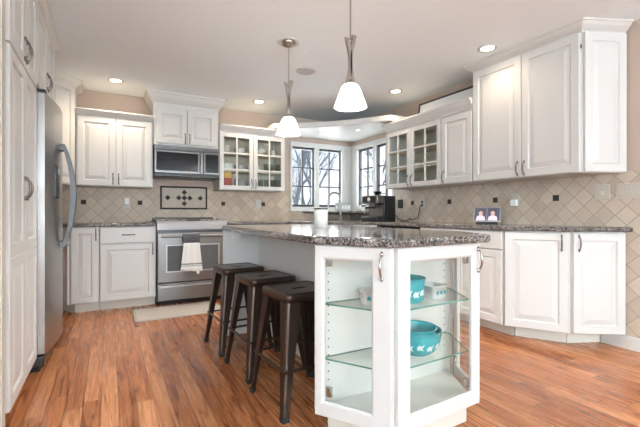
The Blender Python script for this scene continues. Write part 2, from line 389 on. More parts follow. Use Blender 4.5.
# framed tile picture above the stove
mx0, mx1, mz0, mz1 = 0.567, 1.145, 1.068, 1.362
med = thing('tile_medallion', 'framed rectangular tile medallion with dark diamonds set above the stove', 'tile panel', (0.856, YB - .012, 1.215))
b = MB(); hx, hz = (mx1 - mx0) / 2, (mz1 - mz0) / 2
for a0, a1, b0, b1 in ((-hx, hx, -hz, -hz + .02), (-hx, hx, hz - .02, hz), (-hx, -hx + .02, -hz + .02, hz - .02), (hx - .02, hx, -hz + .02, hz - .02)):
    b.box(a0, -.008, b0, a1, .003, b1, .003)
b.build('border', M_slate, med)
M_field = subtle(mat('plain_field_tile', (0.50, 0.41, 0.32), 0.45), 25, 0.1)
b = MB()
fx = [-hx + .02, -.102, .102, hx - .02]
for i in range(3):
    for z0, z1 in ((-hz + .02, 0), (0, hz - .02)):
        b.box(fx[i] + .0015, -.001, z0 + .0015, fx[i + 1] - .0015, .003, z1 - .0015, .0015)
b.build('field_tiles', M_field, med)
for dx, dz in ((0, 0), (.068, 0), (-.068, 0), (0, .072), (0, -.072), (.20, 0), (-.20, 0)):
    r = .034
    MB().rings([[(dx + r * q, -.001, dz), (dx, -.001, dz - r * q), (dx - r * q, -.001, dz), (dx, -.001, dz + r * q)] if False else [(dx + r * q, -h, dz), (dx, -h, dz - r * q), (dx - r * q, -h, dz), (dx, -h, dz + r * q)] for q, h in ((1, .0005), (1, .004), (.88, .006))]).build('diamond_tile', M_slate, med)

# windows
def window(name, P0, ang, sashes, w, label):
    """frame in local x along the wall, y outwards, openings listed as (x0, x1)"""
    root = bpy.data.objects.new(name, None); root.location = (P0[0], P0[1], 0); root.rotation_euler = (0, 0, ang); COL.objects.link(root)
    struct(root, label)
    fr = MB(); t0 = -.018
    zb, zt = 1.145, 1.985
    fr.box(-.0, t0, WZ0 - .005, w, .12, WZ0 + .055, .004).box(0, t0, zt + .03, w, .12, WZ1, .004)
    fr.box(0, -.032, WZ0 - .012, w, 0, WZ0 + .012, .004)
    xs = [0] + [q for s_ in sashes for q in s_] + [w]
    for i in range(0, len(xs), 2):
        fr.box(xs[i], t0, WZ0 + .055, xs[i + 1] - (0.012 if i + 2 < len(xs) else 0) + 0, .12, zt + .03, .004) if i == 0 else fr.box(xs[i] + .012, t0, WZ0 + .055, xs[i + 1] - (.012 if i + 2 < len(xs) else 0), .12, zt + .03, .004)
    fr.build('window_frame', M_trim, root)
    for (a, b_) in sashes:
        s_ = MB()
        for q in ((a - .010, a + .010, zb - .028, zt + .028), (b_ - .010, b_ + .010, zb - .028, zt + .028)): s_.box(q[0], .03, q[2], q[1], .07, q[3], .003)
        s_.box(a + .010, .03, zb - .028, b_ - .010, .07, zb + .006, .003).box(a + .010, .03, zt - .002, b_ - .010, .07, zt + .030, .003)
        xm = (a + b_) / 2
        s_.box(xm - .009, .035, zb + .012, xm + .009, .065, zt - .012)
        for k in (1, 2):
            zz = zb + (zt - zb) * k / 3
            s_.box(a + .012, .036, zz - .009, b_ - .012, .064, zz + .009)
        so = s_.build('sash', M_darkframe, root)
        MB().box(a + .01, .048, zb + .01, b_ - .01, .053, zt - .01).build('pane', M_glass, so)
        c = MB().box(xm - .035, -.005, WZ0 + .055, xm + .035, .03, WZ0 + .072, .004).tube([(xm + .02, 0, WZ0 + .07), (xm - .02, -.015, WZ0 + .078)], .006)
        c.build('crank', M_darkframe, root)
    return root
w1 = window('window_1', (WX0, YB), 0, [(0.046, 0.400), (0.497, 0.882)], WX1 - WX0, 'white casement window behind the sink')
w2 = window('window_2', (XR, WY1), -pi / 2, [(0.136, 0.530), (0.600, 0.960)], WY1 - WY0, 'white casement window beside the coffee machine')
struct(MB().box(WX1, YB - .02, WZ0 - .005, XR - .0, YB, WZ1, .003).box(XR - .02, WY1, WZ0 - .005, XR, YB - .02, WZ1, .003).build('trim_4', M_trim), 'white corner post between the two windows')
struct(MB().prism([(2.55, YB - .009), (XR - .009, 4.32), (XR - .009, YB - .009)], 1.02, 1.048, .006).build('trim_5', M_granite), 'raised granite corner ledge under the windows')

# soffit over the sink
soff = [(1.93, YB - .002), (1.93, 4.80)]
A_, B_ = Vector((1.98, 4.775)), Vector((2.995, 3.74))
for i in range(11):
    q = i / 10; p = A_.lerp(B_, q) + Vector((.707, .707)) * 0.10 * sin(pi * q)
    soff.append((p.x, p.y))
soff += [(3.02, 3.70), (XR - .002, 3.70), (XR - .002, YB - .002)]
SZ = 2.150
struct(MB().prism(soff, SZ, SZ + .075, .012).build('ceiling_soffit', M_trim), 'white dropped soffit bridging the cabinets over the sink')

# outside
M_snow = subtle(mat('winter_ground', (0.50, 0.50, 0.47), 0.9), 2, 0.2)
struct(MB().box(-20, 6.2, -.9, 40, 60, -.8).box(4.4, -10, -.9, 40, 6.2, -.8).build('ground', M_snow), 'pale winter ground outside')
M_bark = subtle(mat('grey_bark', (0.36, 0.34, 0.33), 0.9), 8, 0.3)
def bare_tree(x, y, h, seed, label):
    rnd = random.Random(seed); b_ = MB()
    def br(p, d, L, r, lv):
        pts = [p]; n = 4; q = Vector(p); dd = Vector(d)
        for i in range(n):
            dd = (dd + Vector((rnd.uniform(-.13, .13), rnd.uniform(-.13, .13), rnd.uniform(-.02, .10)))).normalized()
            q = q + dd * (L / n); pts.append(q.copy())
        b_.tube(pts, [r * (1 - .55 * i / n) for i in range(n + 1)], 5 if lv else 7, caps=False)
        if lv >= 4: return
        for i in range(2 if lv else 6):
            at = pts[1 + (i % n)] if lv else pts[1].lerp(pts[-1], i / 6 + .08)
            a = rnd.uniform(0, 2 * pi); side = Vector((cos(a), sin(a), rnd.uniform(.3, .9))).normalized()
            br(at, (dd * .55 + side * .75).normalized(), L * rnd.uniform(.48, .66), r * .45, lv + 1)
        br(pts[-1], dd, L * .6, r * .45, lv + 1)
    br(Vector((0, 0, 0)), (0, 0, 1), h * .5, h * .016, 0)
    return tag(b_.build('bare_tree', M_bark, None, (x, y, -.82)), label, 'tree', 'bare trees outside the windows')
trees = [(4.6, 10.5, 6.5, 'bare grey tree closest behind the sink window'), (8.3, 15.5, 8.5, 'bare tree seen through the right casement of the sink window'), (3.4, 19.0, 9.0, 'tall bare tree at the back of the yard'),
         (9.0, 9.3, 6.5, 'bare tree seen through the side window'), (13.2, 17.5, 9.5, 'farthest bare tree between the two windows')]
for i, (x, y, h, lb) in enumerate(trees): bare_tree(x, y, h, 20 + i, lb)
M_roof = subtle(mat('dark_shingle', (0.05, 0.045, 0.045), 0.8), 8, 0.3)
M_siding = subtle(mat('grey_siding', (0.34, 0.33, 0.33), 0.7), 5, 0.1)
hs = thing('house', 'neighbouring grey house with a dark gable roof beyond the side window', 'house', (17.0, 12.5, -.82), radians(15))
MB().box(-2.5, -3, 0, 4, 3, 2.4).build('wall', M_siding, hs)
MB().rings([[(-2.9, -3.4, 2.4), (-2.9, 0, 5.0), (-2.9, 3.4, 2.4)], [(4.4, -3.4, 2.4), (4.4, 0, 5.0), (4.4, 3.4, 2.4)]]).build('roof', M_roof, hs)

# ---------------------------------------------------------------- cabinet parts
def pull(parent, x, z, vert=True, m=M_pewter, L=0.105, y=-.02):
    """scrolled bow pull with two leaf feet"""
    b_ = MB(); h = L / 2
    def P(a, o): return (x, y - o, z + a) if vert else (x + a, y - o, z)
    for sg in (-1, 1):
        b_.tube([P(sg * (h + .012), .001), P(sg * (h + .006), .005), P(sg * h, .006), P(sg * (h - .010), .004)], [.003, .006, .008, .005])
    n = 10
    pts = []; rs = []
    for i in range(n + 1):
        a = -1 + 2 * i / n
        pts.append(P(a * h, .004 + .022 * (1 - a * a) ** .6)); rs.append(.0040 + .0028 * (1 - abs(a)) ** 1.2)
    b_.tube(pts, rs)
    return b_.build('handle', m, parent)
def rot2(p, a): return (p[0] * cos(a) - p[1] * sin(a), p[0] * sin(a) + p[1] * cos(a))
class Cab:
    """a run unit: P0 is the left end of its front face, P1 the right end, front towards the right of travel"""
    def __init__(s, name, label, cat, P0, P1, z0, z1, depth=0.34, foot=None, group=None, body=True, mbody=None):
        s.P0 = P0; s.ang = atan2(P1[1] - P0[1], P1[0] - P0[0]); s.L = hypot(P1[0] - P0[0], P1[1] - P0[1])
        s.z0, s.z1 = z0, z1
        s.root = thing(name, label, cat, (P0[0], P0[1], 0), s.ang, group)
        s.foot = [s.loc(p) for p in foot] if foot else [(0, 0), (s.L, 0), (s.L, depth), (0, depth)]
        s.depth = depth
        if body: s.body = MB().prism(s.foot, z0, z1).build('body', mbody or M_cab, s.root)
    def loc(s, p): return rot2((p[0] - s.P0[0], p[1] - s.P0[1]), -s.ang)
    def door(s, x0, x1, z0, z1, hx=None, hz=None, split=None, vert=True, name='door', plain=False, m=M_pewter, fw=.058):
        b_ = MB()
        if split: b_.raised(x0, x1, z0, split, fw=fw); b_.raised(x0, x1, split, z1, fw=fw)
        else: b_.raised(x0, x1, z0, z1, plain=plain, fw=fw)
        d = b_.build(name, M_cab, s.root, (0, -.0008, 0))
        if hx is not None: pull(d, hx, hz, vert, m)
        return d
    def toe(s, inset=.06, h=None, foot=None):
        f = foot or [(0.0, inset), (s.L, inset), (s.L, s.depth), (0.0, s.depth)]
        MB().prism(f, 0, h or s.z0).build('toe_kick', M_toe, s.root)
    def crown(s, path, z0, z1, out, lip=0.0):
        h = z1 - z0
        prof = [(0, z0), (.006 + lip, z0), (.010 + lip, z0 + h * .15), (out * .35, z0 + h * .30), (out * .62, z0 + h * .52), (out * .86, z0 + h * .80), (out, z0 + h * .84), (out, z1), (0, z1)]
        MB().sweep([s.loc(p) for p in path], prof).build('crown', M_cab, s.root)
    def gdoor(s, x0, x1, z0, z1, hx, hz, cols=2, rows=3, fw=.052):
        b_ = MB()
        b_.box(x0, -.02, z0, x0 + fw, 0, z1, .003).box(x1 - fw, -.02, z0, x1, 0, z1, .003)
        b_.box(x0 + fw, -.02, z0, x1 - fw, 0, z0 + fw, .003).box(x0 + fw, -.02, z1 - fw, x1 - fw, 0, z1, .003)
        for k in range(1, cols):
            xx = x0 + fw + (x1 - x0 - 2 * fw) * k / cols; b_.box(xx - .010, -.019, z0 + fw, xx + .010, -.003, z1 - fw, .003)
        for k in range(1, rows):
            zz = z0 + fw + (z1 - z0 - 2 * fw) * k / rows; b_.box(x0 + fw, -.0185, zz - .010, x1 - fw, -.0035, zz + .010, .003)
        d = b_.build('door', M_cab, s.root, (0, -.0008, 0))
        MB().box(x0 + fw - .005, -.0095, z0 + fw - .005, x1 - fw + .005, -.0065, z1 - fw + .005).build('glass_pane', M_glass, d)
        pull(d, hx, hz)
        return d
    def hollow(s, shelves, t=.018):
        x0, x1, d = 0, s.L, s.depth
        b_ = MB().box(x0, 0, s.z0, x0 + t, d, s.z1).box(x1 - t, 0, s.z0, x1, d, s.z1).box(x0 + t, 0, s.z0, x1 - t, d, s.z0 + t).box(x0 + t, 0, s.z1 - t, x1 - t, d, s.z1)
        s.body = b_.build('body', M_cab, s.root)
        MB().box(x0 + t, d - .01, s.z0 + t, x1 - t, d, s.z1 - t).build('back_panel', M_cavity, s.root)
        for z in shelves: MB().box(x0 + t, .02, z - .018, x1 - t, d - .01, z).build('shelf', M_cavity, s.root)

# left wall: pantry and refrigerator cabinet (faces look towards +x)
XP = -0.415
c = Cab('pantry_cabinet', 'tall white pantry cabinet with raised-panel doors beside the refrigerator', 'cabinet', (XP, 2.22), (XP, 2.985), .10, 2.385, .70)
L = c.L
for x0, x1, hx in ((.004, L / 2 - .0015, L / 2 - .03), (L / 2 + .0015, L - .004, L / 2 + .03)):
    c.door(x0, x1, .105, 1.795, hx, 1.15, split=.81)
    c.door(x0, x1, 1.805, 2.375, hx, 1.90)
c.toe(.07)
c.crown([(XP, 2.22), (XP, 2.985)], 2.375, CZ - .001, .062)
c = Cab('refrigerator_cabinet', 'white two-door cabinet above the refrigerator', 'cabinet', (XP, 2.99), (XP, 3.925), 1.83, 2.385, .70)
L = c.L
c.door(.004, L / 2 - .0015, 1.838, 2.375, L / 2 - .03, 1.98)
c.door(L / 2 + .0015, L - .025, 1.838, 2.375, L / 2 + .03, 1.98)
MB().box(L - .02, 0, 0, L, .70, 1.829).build('side_panel', M_cab, c.root)
c.crown([(XP, 2.99), (XP, 3.925), (XP - .5, 3.925)], 2.375, CZ - .001, .062)

# refrigerator: local x along its width (near to far), -y is its front
fr = thing('refrigerator', 'stainless side-by-side refrigerator between pantry and corner cabinet', 'refrigerator', (-0.412, 2.999, 0), pi / 2)
FWd = .895
MB().box(.004, .02, .03, FWd, .68, 1.775, .006).build('body', M_steeldk, fr)
def bow(x): q = (x - FWd / 2) / (FWd / 2); return -.055 - .050 * (1 - q * q)
def fdoor(x0, x1, z0, z1):
    n = 10; lo = []; 
    fpts = [(x0 + (x1 - x0) * i / n) for i in range(n + 1)]
    poly = [(x, bow(x)) for x in fpts] + [(x1, .012), (x0, .012)]
    b_ = MB().prism(poly, z0, z1, .006, 2)
    return b_.build('door', M_steelv, fr)
dz0, dz1 = .115, 1.79
xm = .40
d1 = fdoor(.004, xm - .003, dz0, dz1); d2 = fdoor(xm + .003, FWd, dz0, dz1)
def fhandle(d, x):
    n = 12; pts = []; 
    for i in range(n + 1):
        a = -1 + 2 * i / n; pts.append((x, bow(x) - .020 - .062 * (1 - a * a), 1.145 + .375 * a))
    b_ = MB()
    for s0 in range(n):
        p, q = Vector(pts[s0]), Vector(pts[s0 + 1])
    lo = []
    for i, p in enumerate(pts):
        w, t = .015, .010 + .008 * (1 - abs(2 * i / n - 1))
        lo.append([(p[0] - w, p[1] - t, p[2]), (p[0] + w, p[1] - t, p[2]), (p[0] + w, p[1] + t, p[2]), (p[0] - w, p[1] + t, p[2])])
    b_.rings(lo)
    for a in (-1, 1): b_.box(x - .013, bow(x) - .03, 1.145 + a * .352 - .022, x + .013, bow(x) + .004, 1.145 + a * .352 + .022, .004)
    return b_.build('handle', M_handle, d)
fhandle(d1, xm - .035); fhandle(d2, xm + .035)
dp = MB().box(.19, bow(.26) - .008, 1.12, .345, -.06, 1.35, .006).build('dispenser', M_black, d1)
MB().box(.205, bow(.26) - .011, 1.28, .33, bow(.26) - .006, 1.34, .002).build('dispenser_panel', M_blackglass, dp)
MB().box(.01, -.05, .03, FWd - .01, .02, .105, .01).build('base_grille', M_steeldk, fr)
for x in (.03, .80): MB().box(x, -.03, 0, x + .05, .03, .03, .004).build('foot', M_rubber, fr)
MB().box(.01, -.06, 1.791, .09, .06, 1.812, .006).build('hinge_cover', M_black, fr)

# diagonal corner wall cabinet
P0, P1 = (-0.55, 4.535), (-0.312, 4.86)
c = Cab('corner_wall_cabinet', 'white angled corner wall cabinet reaching the ceiling beside refrigerator', 'cabinet', P0, P1, 1.315, 2.40, foot=[P0, P1, (-.312, YB - .01), (-1.09, YB - .01), (-1.09, 4.535)])
c.door(.02, c.L - .02, 1.325, 2.36, .06, 1.41)
for z in (1.42, 2.25): MB().box(c.L - .018, -.008, z - .012, c.L - .008, -.001, z + .012, .002).build('hinge', M_pewter, c.root)
c.crown([P0, P1, (-.312, YB - .012)], 2.345, CZ - .001, .07)

# wall cabinets on the back wall
YU = 4.86
c = Cab('wall_cabinet', 'white two-door wall cabinet left of the microwave', 'cabinet', (-.305, YU), (.453, YU), 1.318, 2.075, .318)
c.door(.014, .374, 1.322, 2.068, .35, 1.40); c.door(.382, c.L - .012, 1.322, 2.068, .406, 1.40)
c.crown([(-.305, YU), (.453, YU)], 2.075, 2.140, .06)
MB().box(0, .02, 2.075, c.L, .30, 2.10).build('top_board', M_cab, c.root)
c = Cab('microwave_cabinet', 'white two-door cabinet above the microwave with tall ceiling crown', 'cabinet', (.459, YU), (1.212, YU), 1.822, 2.40, .318)
c.door(.032, c.L / 2 - .003, 1.845, 2.250, c.L / 2 - .026, 1.915); c.door(c.L / 2 + .003, c.L - .032, 1.845, 2.250, c.L / 2 + .026, 1.915)
c.crown([(.459, YB - .012), (.459, YU), (1.212, YU), (1.212, YB - .012)], 2.290, CZ - .001, .082)
gl = c = Cab('glass_door_wall_cabinet', 'white glass-door wall cabinet with dishes left of the sink window', 'cabinet', (1.222, YU), (2.115, YU), 1.318, 2.045, .318, body=False)
c.hollow([1.575, 1.805])
c.gdoor(.004, .443, 1.322, 2.040, .420, 1.40); c.gdoor(.449, c.L - .004, 1.322, 2.040, .473, 1.40)
MB().box(0, .0, 2.0455, c.L, .33, 2.075).build('top_board', M_cab, c.root)
c.crown([(1.222, YU), (2.115, YU), (2.115, YB - .012)], 2.055, 2.140, .06)

# wall cabinets on the right wall
XU = 3.09
gr = c = Cab('glass_door_wall_cabinet', 'white wall cabinet with two glass-pane doors right of the coffee machine', 'cabinet', (XU, 3.856), (XU, 2.945), 1.322, 2.02, .318, body=False)
c.hollow([1.56, 1.78])
c.gdoor(.004, .437, 1.326, 2.012, .41, 1.40); c.gdoor(.443, c.L - .004, 1.326, 2.012, .47, 1.40)
MB().box(0, 0, 2.0205, c.L, .33, 2.05).build('top_board', M_cab, c.root)
c.crown([(XR - .012, 3.856), (XU, 3.856), (XU, 2.542)], 2.03, 2.13, .06)
c = Cab('wall_cabinet', 'white single-door wall cabinet between glass-door and tall cabinets', 'cabinet', (XU, 2.941), (XU, 2.545), 1.322, 2.028, .318)
c.door(.004, c.L - .004, 1.326, 2.012, .035, 1.40)
c = Cab('tall_wall_cabinet', 'tall white two-door wall cabinet with angled end reaching the ceiling', 'cabinet', (XU, 2.539), (XU, 1.575), 1.322, 2.40, foot=[(XU, 2.539), (XU, 1.575), (XR - .010, 1.436), (XR - .010, 2.539)])
c.door(.004, .494, 1.326, 2.362, .466, 1.40); c.door(.500, c.L - .006, 1.326, 2.362, .528, 1.40)
MB().box(c.L - .003, -.012, 2.245, c.L + .004, -.002, 2.275).build('hinge', M_pewter, c.root)
a_ = c.loc((XU, 1.572)); b_ = c.loc((XR - .011, 1.434)); ll = hypot(b_[0] - a_[0], b_[1] - a_[1])
ep = MB().raised(.010, ll - .002, 1.326, 2.362).build('end_panel', M_cab, c.root, (a_[0], a_[1], 0)); ep.rotation_euler = (0, 0, atan2(b_[1] - a_[1], b_[0] - a_[0]))
c.crown([(XR - .012, 2.539), (XU, 2.539), (XU, 1.575), (XR - .012, 1.434)], 2.366, CZ - .001, .075)

# base cabinets on the back wall
Yb = 4.58
BZ0, BZ1 = .100, .876
c = Cab('base_cabinet', 'narrow white base cabinet with tapered end beside the refrigerator', 'cabinet', (-.335, Yb), (-.083, Yb), BZ0, BZ1, foot=[(-.335, Yb), (-.083, Yb), (-.083, YB - .01), (-.9, YB - .01), (-.9, 4.86), (-.48, 4.83)])
c.door(.006, c.L - .004, .106, .868, c.L - .028, .80)
p0, p1 = c.loc((-.48, 4.83)), c.loc((-.337, 4.564)); ll = hypot(p1[0] - p0[0], p1[1] - p0[1]); aa = atan2(p1[1] - p0[1], p1[0] - p0[0])
for nm, z0, z1, pl in (('end_door', .106, .690, False), ('end_drawer', .700, .868, True)):
    e = MB().raised(.006, ll - .006, z0, z1, plain=pl, fw=.045).build(nm, M_cab, c.root, (p0[0], p0[1], 0)); e.rotation_euler = (0, 0, aa)
c.toe(foot=[c.loc(p) for p in ((-.30, Yb + .085), (-.083, Yb + .085), (-.083, YB - .01), (-.85, YB - .01), (-.85, 4.9), (-.44, 4.86))])
c = Cab('base_cabinet', 'white base cabinet with one drawer over one door left of the stove', 'cabinet', (-.079, Yb), (.458, Yb), BZ0, BZ1, .60)
c.door(.004, c.L - .012, .106, .692, c.L - .035, .63); c.door(.004, c.L - .012, .704, .868, c.L / 2, .79, vert=False, name='drawer', plain=True)
c.toe(.085)
c = Cab('base_cabinet', 'white base cabinet right of the stove behind the island', 'cabinet', (1.228, Yb), (1.985, Yb), BZ0, BZ1, .60)
for x0, x1, hx in ((.004, .376, .35), (.382, c.L - .004, .41)):
    c.door(x0, x1, .106, .692, hx, .63); c.door(x0, x1, .704, .868, (x0 + x1) / 2, .79, vert=False, name='drawer', plain=True)
c.toe(.085)
c = Cab('corner_sink_base_cabinet', 'white angled base cabinet under the corner sink', 'cabinet', (1.99, Yb), (2.83, 3.67), BZ0, .69, foot=[(1.99, Yb), (2.83, 3.67), (XR - .01, 3.67), (XR - .01, YB - .01), (1.99, YB - .01)])
MB().box(.03, 0, .69, c.L - .03, .02, BZ1).build('front_rail', M_cab, c.root)
c.door(.03, c.L / 2 - .002, .106, .686, c.L / 2 - .03, .63); c.door(c.L / 2 + .002, c.L - .03, .106, .686, c.L / 2 + .03, .63)
c.door(.03, c.L - .03, .70, .868, name='false_drawer', plain=True)
c.toe(foot=[(.05, .06), (c.L - .05, .06), (c.L - .05, .3), (.05, .3)])
# right run
Xb = 2.83
dw = thing('dishwasher', 'stainless dishwasher with black top strip next to the corner sink', 'dishwasher', (Xb, 3.655, 0), -pi / 2)
DW = 3.655 - 2.985
MB().box(.006, .0, .10, DW - .006, .58, .872).build('body', M_black, dw)
MB().box(.008, -.024, .12, DW - .008, -.0005, .845, .004).build('door', M_steel, dw)
MB().box(.008, -.020, .847, DW - .008, -.0005, .870, .003).build('control_strip', M_blackglass, dw)
MB().tube([(.08, -.052, .79), (DW - .08, -.052, .79)], .010).tube([(.09, -.052, .79), (.09, -.022, .79)], .007).tube([(DW - .09, -.052, .79), (DW - .09, -.022, .79)], .007).build('handle', M_steel, dw)
MB().box(.01, .05, 0, DW - .01, .5, .099).build('toe_kick', M_black, dw)
c = Cab('drawer_base_cabinet', 'wide white base cabinet with a drawer right of the dishwasher', 'cabinet', (Xb, 2.98), (Xb, 2.034), BZ0, BZ1, .575)
c.door(.004, c.L - .004, .722, .868, c.L * .62, .80, vert=False, name='drawer', plain=True)
c.door(.004, c.L / 2 - .002, .106, .712, c.L / 2 - .03, .64); c.door(c.L / 2 + .002, c.L - .004, .106, .712, c.L / 2 + .03, .64)
c.toe(.12)
P0, P1 = (2.832, 2.028), (3.070, 1.645)
c = Cab('angled_base_cabinet', 'white single-door base cabinet angled at the bend of the right run', 'cabinet', P0, P1, BZ0, BZ1, foot=[P0, P1, (XR - .010, 1.647), (XR - .010, 2.028)])
c.door(.004, c.L - .012, .106, .868, c.L - .055, .79)
c.toe(foot=[c.loc(p) for p in ((2.96, 2.02), (3.15, 1.718), (3.40, 1.718), (3.40, 2.02))])
P0, P1 = (3.075, 1.641), (XR - .010, 1.440)
c = Cab('end_base_cabinet', 'white base cabinet with angled door at the end of the right run', 'cabinet', P0, P1, BZ0, BZ1, foot=[P0, P1, (XR - .010, 1.641)])
c.door(.008, c.L - .002, .106, .868, .045, .79)
c.toe(foot=[c.loc(p) for p in ((3.15, 1.712), (3.40, 1.60), (3.40, 1.716))])

# ---------------------------------------------------------------- countertops
CT0, CT1 = .878, .915
tag(MB().prism([(-.9, YB - .009), (-.9, 4.83), (-.50, 4.80), (-.355, 4.528), (.459, 4.528), (.459, YB - .009)], CT0, CT1, .010, 3).build('countertop', M_granite), 'short granite countertop between refrigerator and stove', 'countertop', 'granite countertops')
# the L-shaped top has a corner sink cut-out
outer = [(1.226, YB - .009), (1.226, 4.528), (1.975, 4.528), (2.778, 3.655), (2.778, 2.02), (3.028, 1.598), (XR - .009, 1.385), (XR - .009, YB - .009)]
ct = MB().prism(outer, CT0, CT1, .010, 3).build('countertop', M_granite)
tag(ct, 'long granite countertop running under the windows and along the right wall', 'countertop', 'granite countertops')
sx_, sy_ = 2.72, 4.48
sa = radians(-45)
cut = MB().box(-.36, -.21, .5, .36, .21, 1.2).build('cutter', M_granite); cut.location = (sx_, sy_, 0); cut.rotation_euler = (0, 0, sa)
md = ct.modifiers.new('cut', 'BOOLEAN'); md.object = cut; md.operation = 'DIFFERENCE'; md.solver = 'EXACT'
bpy.context.view_layer.update()
dg = bpy.context.evaluated_depsgraph_get(); me2 = bpy.data.meshes.new_from_object(ct.evaluated_get(dg)); ct.modifiers.clear(); ct.data = me2
bpy.data.objects.remove(cut)
sk = MB()
def rr(w, d, z): return [(-w, -d, z), (w, -d, z), (w, d, z), (-w, d, z)]
sk.rings([rr(.358, .208, .905), rr(.358, .208, .70), rr(.350, .200, .70), rr(.350, .200, .905)], cap0=False, cap1=False)
sk.rings([rr(.358, .208, .70), rr(.358, .208, .695)]).rings([rr(.350, .200, .702), rr(.350, .200, .7001)])
s_ = tag(sk.build('corner_sink', M_white, None, (sx_, sy_, 0)), 'white undermount sink set diagonally in the corner counter', 'sink'); s_.rotation_euler = (0, 0, sa)

# ---------------------------------------------------------------- island
PA, PB, PC, PD = (.829, 1.538), (1.022, 1.230), (1.549, 1.260), (1.688, 1.520)
isl = thing('kitchen_island', 'white kitchen island with glass display cabinet at its near end', 'island', (0, 0, 0))
b = MB().box(1.135, 1.570, .112, 1.705, 3.17, .876)
b.build('body', M_cab, isl)
MB().box(.835, 3.17, 0, 1.705, 3.20, .876).build('end_panel', M_cab, isl)
MB().box(1.19, 1.66, 0, 1.655, 3.165, .112).build('toe_kick', M_toe, isl)
MB().prism([(.90, 1.56), (1.055, 1.285), (1.535, 1.305), (1.655, 1.56), (1.655, 1.655), (1.19, 1.655), (1.13, 1.56)], 0, .112).build('toe_kick', M_toe, isl)
MB().box(.834, 1.556, .114, 1.695, 1.569, .875).build('back_panel', M_inside, isl)
core = [(PA[0] + .020, PA[1] + .012), (PB[0] + .009, PB[1] + .022), (PC[0] - .012, PC[1] + .020), (PD[0] - .020, PD[1] + .010), (PD[0] - .010, 1.5555), (PA[0] + .024, 1.5555)]
MB().prism(core, .114, .134).build('bottom_board', M_inside, isl)
MB().prism(core, .858, .8755).build('top_board', M_inside, isl)
# right long side doors of the island
for k in range(3):
    y0 = 1.62 + k * .52
    d = MB().raised(0, .50, .12, .868).build('door', M_cab, isl, (1.7065, y0, 0)); d.rotation_euler = (0, 0, pi / 2); pull(d, .46, .78)
def display_door(P0, P1, wl, wr, hinge=None, hx=None, z0=.114, z1=.874, mh=M_nickel):
    L_ = hypot(P1[0] - P0[0], P1[1] - P0[1]); an = atan2(P1[1] - P0[1], P1[0] - P0[0])
    t = .020; b_ = MB()
    wt, wb = .062, .066
    def R(i, y): return [(wl + i, y, z0 + wb + i), (L_ - wr - i, y, z0 + wb + i), (L_ - wr - i, y, z1 - wt - i), (wl + i, y, z1 - wt - i)]
    def O(i, y): return [(i, y, z0 + i), (L_ - i, y, z0 + i), (L_ - i, y, z1 - i), (i, y, z1 - i)]
    b_.rings([O(0, 0), O(0, -t + .003), O(.003, -t), R(-.010, -t), R(-.002, -t + .006), R(0, -t + .008), R(0, 0), O(0, 0)], cap0=False, cap1=False)
    bmesh.ops.remove_doubles(b_.bm, verts=b_.bm.verts[:], dist=1e-6)
    d_ = b_.build('door', M_cab, isl, (P0[0], P0[1], 0)); d_.rotation_euler = (0, 0, an)
    MB().box(wl - .006, -.0075, z0 + wb - .006, L_ - wr + .006, -.0045, z1 - wt + .006).build('glass_pane', M_glass, d_)
    if hx is not None: pull(d_, hx, .797, True, mh, .10, -.019)
    if hinge is not None:
        for z in (.215, .80):
            MB().box(hinge - .006, .001, z - .022, hinge + .022, .018, z + .022, .003).tube([(hinge + .008, .012, z - .018), (hinge + .008, .012, z + .018)], .006).build('hinge', M_nickel, d_)
    return d_
Ln = hypot(PB[0] - PA[0], PB[1] - PA[1])
display_door(PA, (PB[0] - .003, PB[1] + .005), .045, .088, hinge=.050, hx=Ln - .045)
Lf = PC[0] - PB[0]
display_door((PB[0] + .003, PB[1]), PC, .075, .052, hinge=Lf - .075, hx=Lf - .020)
display_door((PC[0] + .002, PC[1] + .004), PD, .045, .045, hinge=.235)
MB().tube([(PB[0], PB[1] + .008, .114), (PB[0], PB[1] + .008, .874)], .007, 6).build('corner_post', M_cab, isl)
MB().tube([(PC[0] + .001, PC[1] + .010, .114), (PC[0] + .001, PC[1] + .010, .874)], .007, 6).build('corner_post', M_cab, isl)
MB().tube([(PA[0] + .012, PA[1] + .016, .114), (PA[0] + .012, PA[1] + .016, .874)], .009, 6).build('corner_post', M_cab, isl)
MB().tube([(PD[0] - .006, PD[1] + .012, .114), (PD[0] - .006, PD[1] + .012, .874)], .009, 6).build('corner_post', M_cab, isl)
SH = (.352, .603)
for z in SH:
    pl = [(PA[0] + .034, PA[1] + .010), (PB[0] + .016, PB[1] + .034), (PC[0] - .018, PC[1] + .030), (PD[0] - .028, PD[1] + .006), (PD[0] - .03, 1.553), (PA[0] + .036, 1.553)]
    b = MB(); n = len(pl)
    v = [(p[0], p[1], z - .007) for p in pl] + [(p[0], p[1], z) for p in pl]
    vv, ff = b._add(v, [tuple(range(n))[::-1], tuple(range(n, 2 * n))] + [(i, (i + 1) % n, n + (i + 1) % n, n + i) for i in range(n)])
    for f_ in ff[2:]: f_.material_index = 1
    b.build('glass_shelf', [M_shelfglass, M_shelfedge], isl)
b = MB()
for xx in (.900, 1.650):
    for i in range(17): b.box(xx - .003, 1.5545, .20 + i * .038, xx + .003, 1.5562, .206 + i * .038)
b.build('shelf_pin_holes', M_bronzegroove, isl)
o_ = MB().box(.905, 3.163, .80, .985, 3.1695, .862, .003).build('outlet_plate', M_white, isl)
MB().box(.925, 3.161, .82, .965, 3.1635, .843, .002).build('outlet', M_whitepl, o_)
ip = [(.832, 3.215), (.785, 1.522), (.992, 1.178), (1.575, 1.203), (1.605, 1.222), (1.745, 1.49), (1.745, 3.215)]
tag(MB().prism(ip, CT0 - .001, CT1, .012, 3, vertical=False).build('island_countertop', M_granite), 'speckled granite countertop on the kitchen island', 'countertop')

